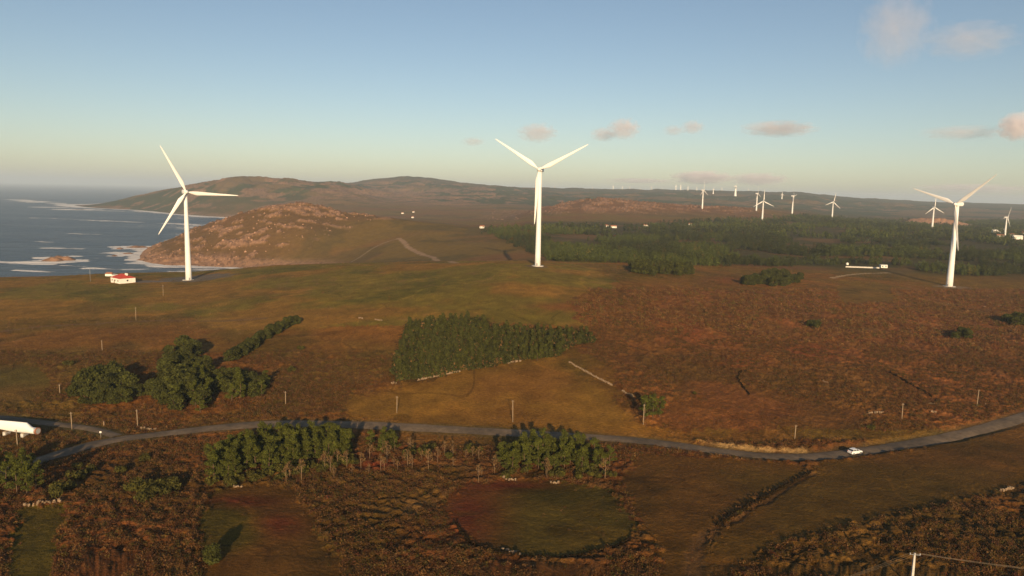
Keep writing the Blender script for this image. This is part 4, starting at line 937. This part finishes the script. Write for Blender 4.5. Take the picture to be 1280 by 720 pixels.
# ------------------------------------------------------------------ clouds
def cloudmat(name, dens, sc):
    m = bpy.data.materials.new(name); m.use_nodes = True; nt = m.node_tree; nt.nodes.remove(nt.nodes['Principled BSDF'])
    v = node(nt, 'ShaderNodeVolumePrincipled'); v.inputs['Color'].default_value = (1,.96,1,1); v.inputs['Anisotropy'].default_value = 0
    tc = node(nt, 'ShaderNodeTexCoord'); n = noise(nt, sc, 5, .62, tc.outputs['Object'])
    ln = node(nt, 'ShaderNodeVectorMath', operation='LENGTH'); nt.links.new(tc.outputs['Object'], ln.inputs[0])
    ml = node(nt, 'ShaderNodeMath', operation='MULTIPLY'); nt.links.new(ln.outputs['Value'], ml.inputs[0]); ml.inputs[1].default_value = .52
    sb_ = node(nt, 'ShaderNodeMath', operation='SUBTRACT'); nt.links.new(n.outputs[0], sb_.inputs[0]); nt.links.new(ml.outputs[0], sb_.inputs[1])
    mr = node(nt, 'ShaderNodeMapRange'); mr.inputs['From Min'].default_value = .02; mr.inputs['From Max'].default_value = .32; mr.inputs['To Max'].default_value = dens
    nt.links.new(sb_.outputs[0], mr.inputs['Value']); nt.links.new(mr.outputs[0], v.inputs['Density'])
    nt.links.new(v.outputs[0], nt.nodes['Material Output'].inputs['Volume']); return m
CLOUDS = [(1120,36,38,42,5000,.25,'tallest pinkish cloud, upper right of the sky'),(1212,50,48,20,5200,.25,'faint pinkish cloud right of the tallest one'),(672,166,22,11,6500,.65,'small grey pink cloud just above the centre turbine'),
    (780,161,18,12,6500,.8,'small pink cloud right of the centre turbine'),(755,168,15,8,6800,.6,'little faint cloud left of the small pink one'),(866,159,13,8,7000,.5,'tiny faint cloud in the middle sky'),(842,163,12,6,7000,.35,'faint wisp left of the tiny middle cloud'),
    (974,161,40,9,6500,.9,'flat elongated pink cloud right of centre'),(1272,158,20,16,6500,1.6,'bright cloud at the right edge above the turbine'),(1205,166,44,8,7000,.4,'long faint cloud left of the bright right edge one'),
    (592,177,13,5,7000,.35,'faint wisp left of the centre turbine'),(878,222,34,15,16000,1.3,'bright creamy cloud low over the far ridge'),(800,226,40,8,16000,.6,'low faint cloud over the tiny turbines'),(948,224,34,9,16000,.8,'low pale cloud right of the creamy one'),
    (1130,243,200,9,26000,.45,'long grey pink cloud bank over the right horizon'),(1215,236,60,8,24000,.7,'pale crest on the long cloud bank')]
for i, (px, py, rx, ry, Yd, dn, lab) in enumerate(CLOUDS):
    v = ray(px, py); t_ = Yd/v[1]; c0 = Vector(v*t_)+Vector((0, 0, H)); ax = rx/F*Yd*1.25; az = ry/F*Yd*1.25
    m = MB(); rings = []
    for a in range(9):
        th = -math.pi/2+math.pi*a/8; rings.append([(math.cos(th)*math.cos(w)*1.0, math.cos(th)*math.sin(w), math.sin(th)) for w in np.linspace(0, 2*math.pi, 18, endpoint=False)])
    rings[0] = [(p[0]+1e-3*math.cos(k), p[1]+1e-3*math.sin(k), p[2]) for k, p in enumerate(rings[0])]; 
    m.loft(rings, False)
    o = m.build('cloud', cloudmat('cloud_vapour', (2.6 if Yd > 10000 else 1.5)*dn/(ax*.8), 2.9)); o.location = c0; o.scale = (ax, ax*.8, az); o.rotation_euler = (0, 0, 0)
    tag(o, lab, 'cloud', 'clouds')
    if c0.z-az < 330: o.scale[2] = max(20, c0.z-332)

# ------------------------------------------------------------------ haze
hz = MB().box((0, 10000, 145), (110000, 118000, 360)).build('haze', bpy.data.materials.new('haze_air')); tag(hz, kind='stuff', label='thin pale haze lying over the land and the sea', cat='haze')
hm = hz.data.materials[0]; hm.use_nodes = True; nt = hm.node_tree; nt.nodes.remove(nt.nodes['Principled BSDF'])
v = node(nt, 'ShaderNodeVolumePrincipled'); v.inputs['Color'].default_value = (.72,.86,1,1); v.inputs['Density'].default_value = 8e-5; v.inputs['Anisotropy'].default_value = 0
nt.links.new(v.outputs[0], nt.nodes['Material Output'].inputs['Volume'])

# ------------------------------------------------------------------ light
SUN_EL = 15.0
SUN_AZ = -5.0                                        # bearing (from +Y towards +X) the shadows run to
ld = bpy.data.lights.new('sun', 'SUN'); ld.energy = 5.0; ld.angle = R(.5); ld.color = (1, .73, .43)
lo = bpy.data.objects.new('sun', ld); link(lo)
dirs = Vector((math.sin(R(SUN_AZ))*math.cos(R(SUN_EL)), math.cos(R(SUN_AZ))*math.cos(R(SUN_EL)), -math.sin(R(SUN_EL))))
lo.rotation_euler = dirs.to_track_quat('-Z', 'Y').to_euler()
w = bpy.data.worlds.new('World'); scene.world = w; w.use_nodes = True; nt = w.node_tree
sky = node(nt, 'ShaderNodeTexSky'); sky.sky_type = 'NISHITA'; sky.sun_disc = False; sky.sun_elevation = R(SUN_EL)
sky.sun_rotation = math.atan2(-dirs.x, -dirs.y); sky.altitude = 100; sky.air_density = .88; sky.dust_density = .6; sky.ozone_density = .8
nt.links.new(sky.outputs[0], nt.nodes['Background'].inputs[0]); nt.nodes['Background'].inputs[1].default_value = .073

scene.view_settings.view_transform = 'Standard'; scene.view_settings.look = 'None'; scene.view_settings.gamma = 1
scene.view_settings.exposure = .43; scene.view_settings.use_curve_mapping = False
scene.render.engine = 'CYCLES'
scene.cycles.max_bounces = 5; scene.cycles.diffuse_bounces = 2; scene.cycles.volume_bounces = 3; scene.cycles.transparent_max_bounces = 6
scene.cycles.volume_max_steps = 64
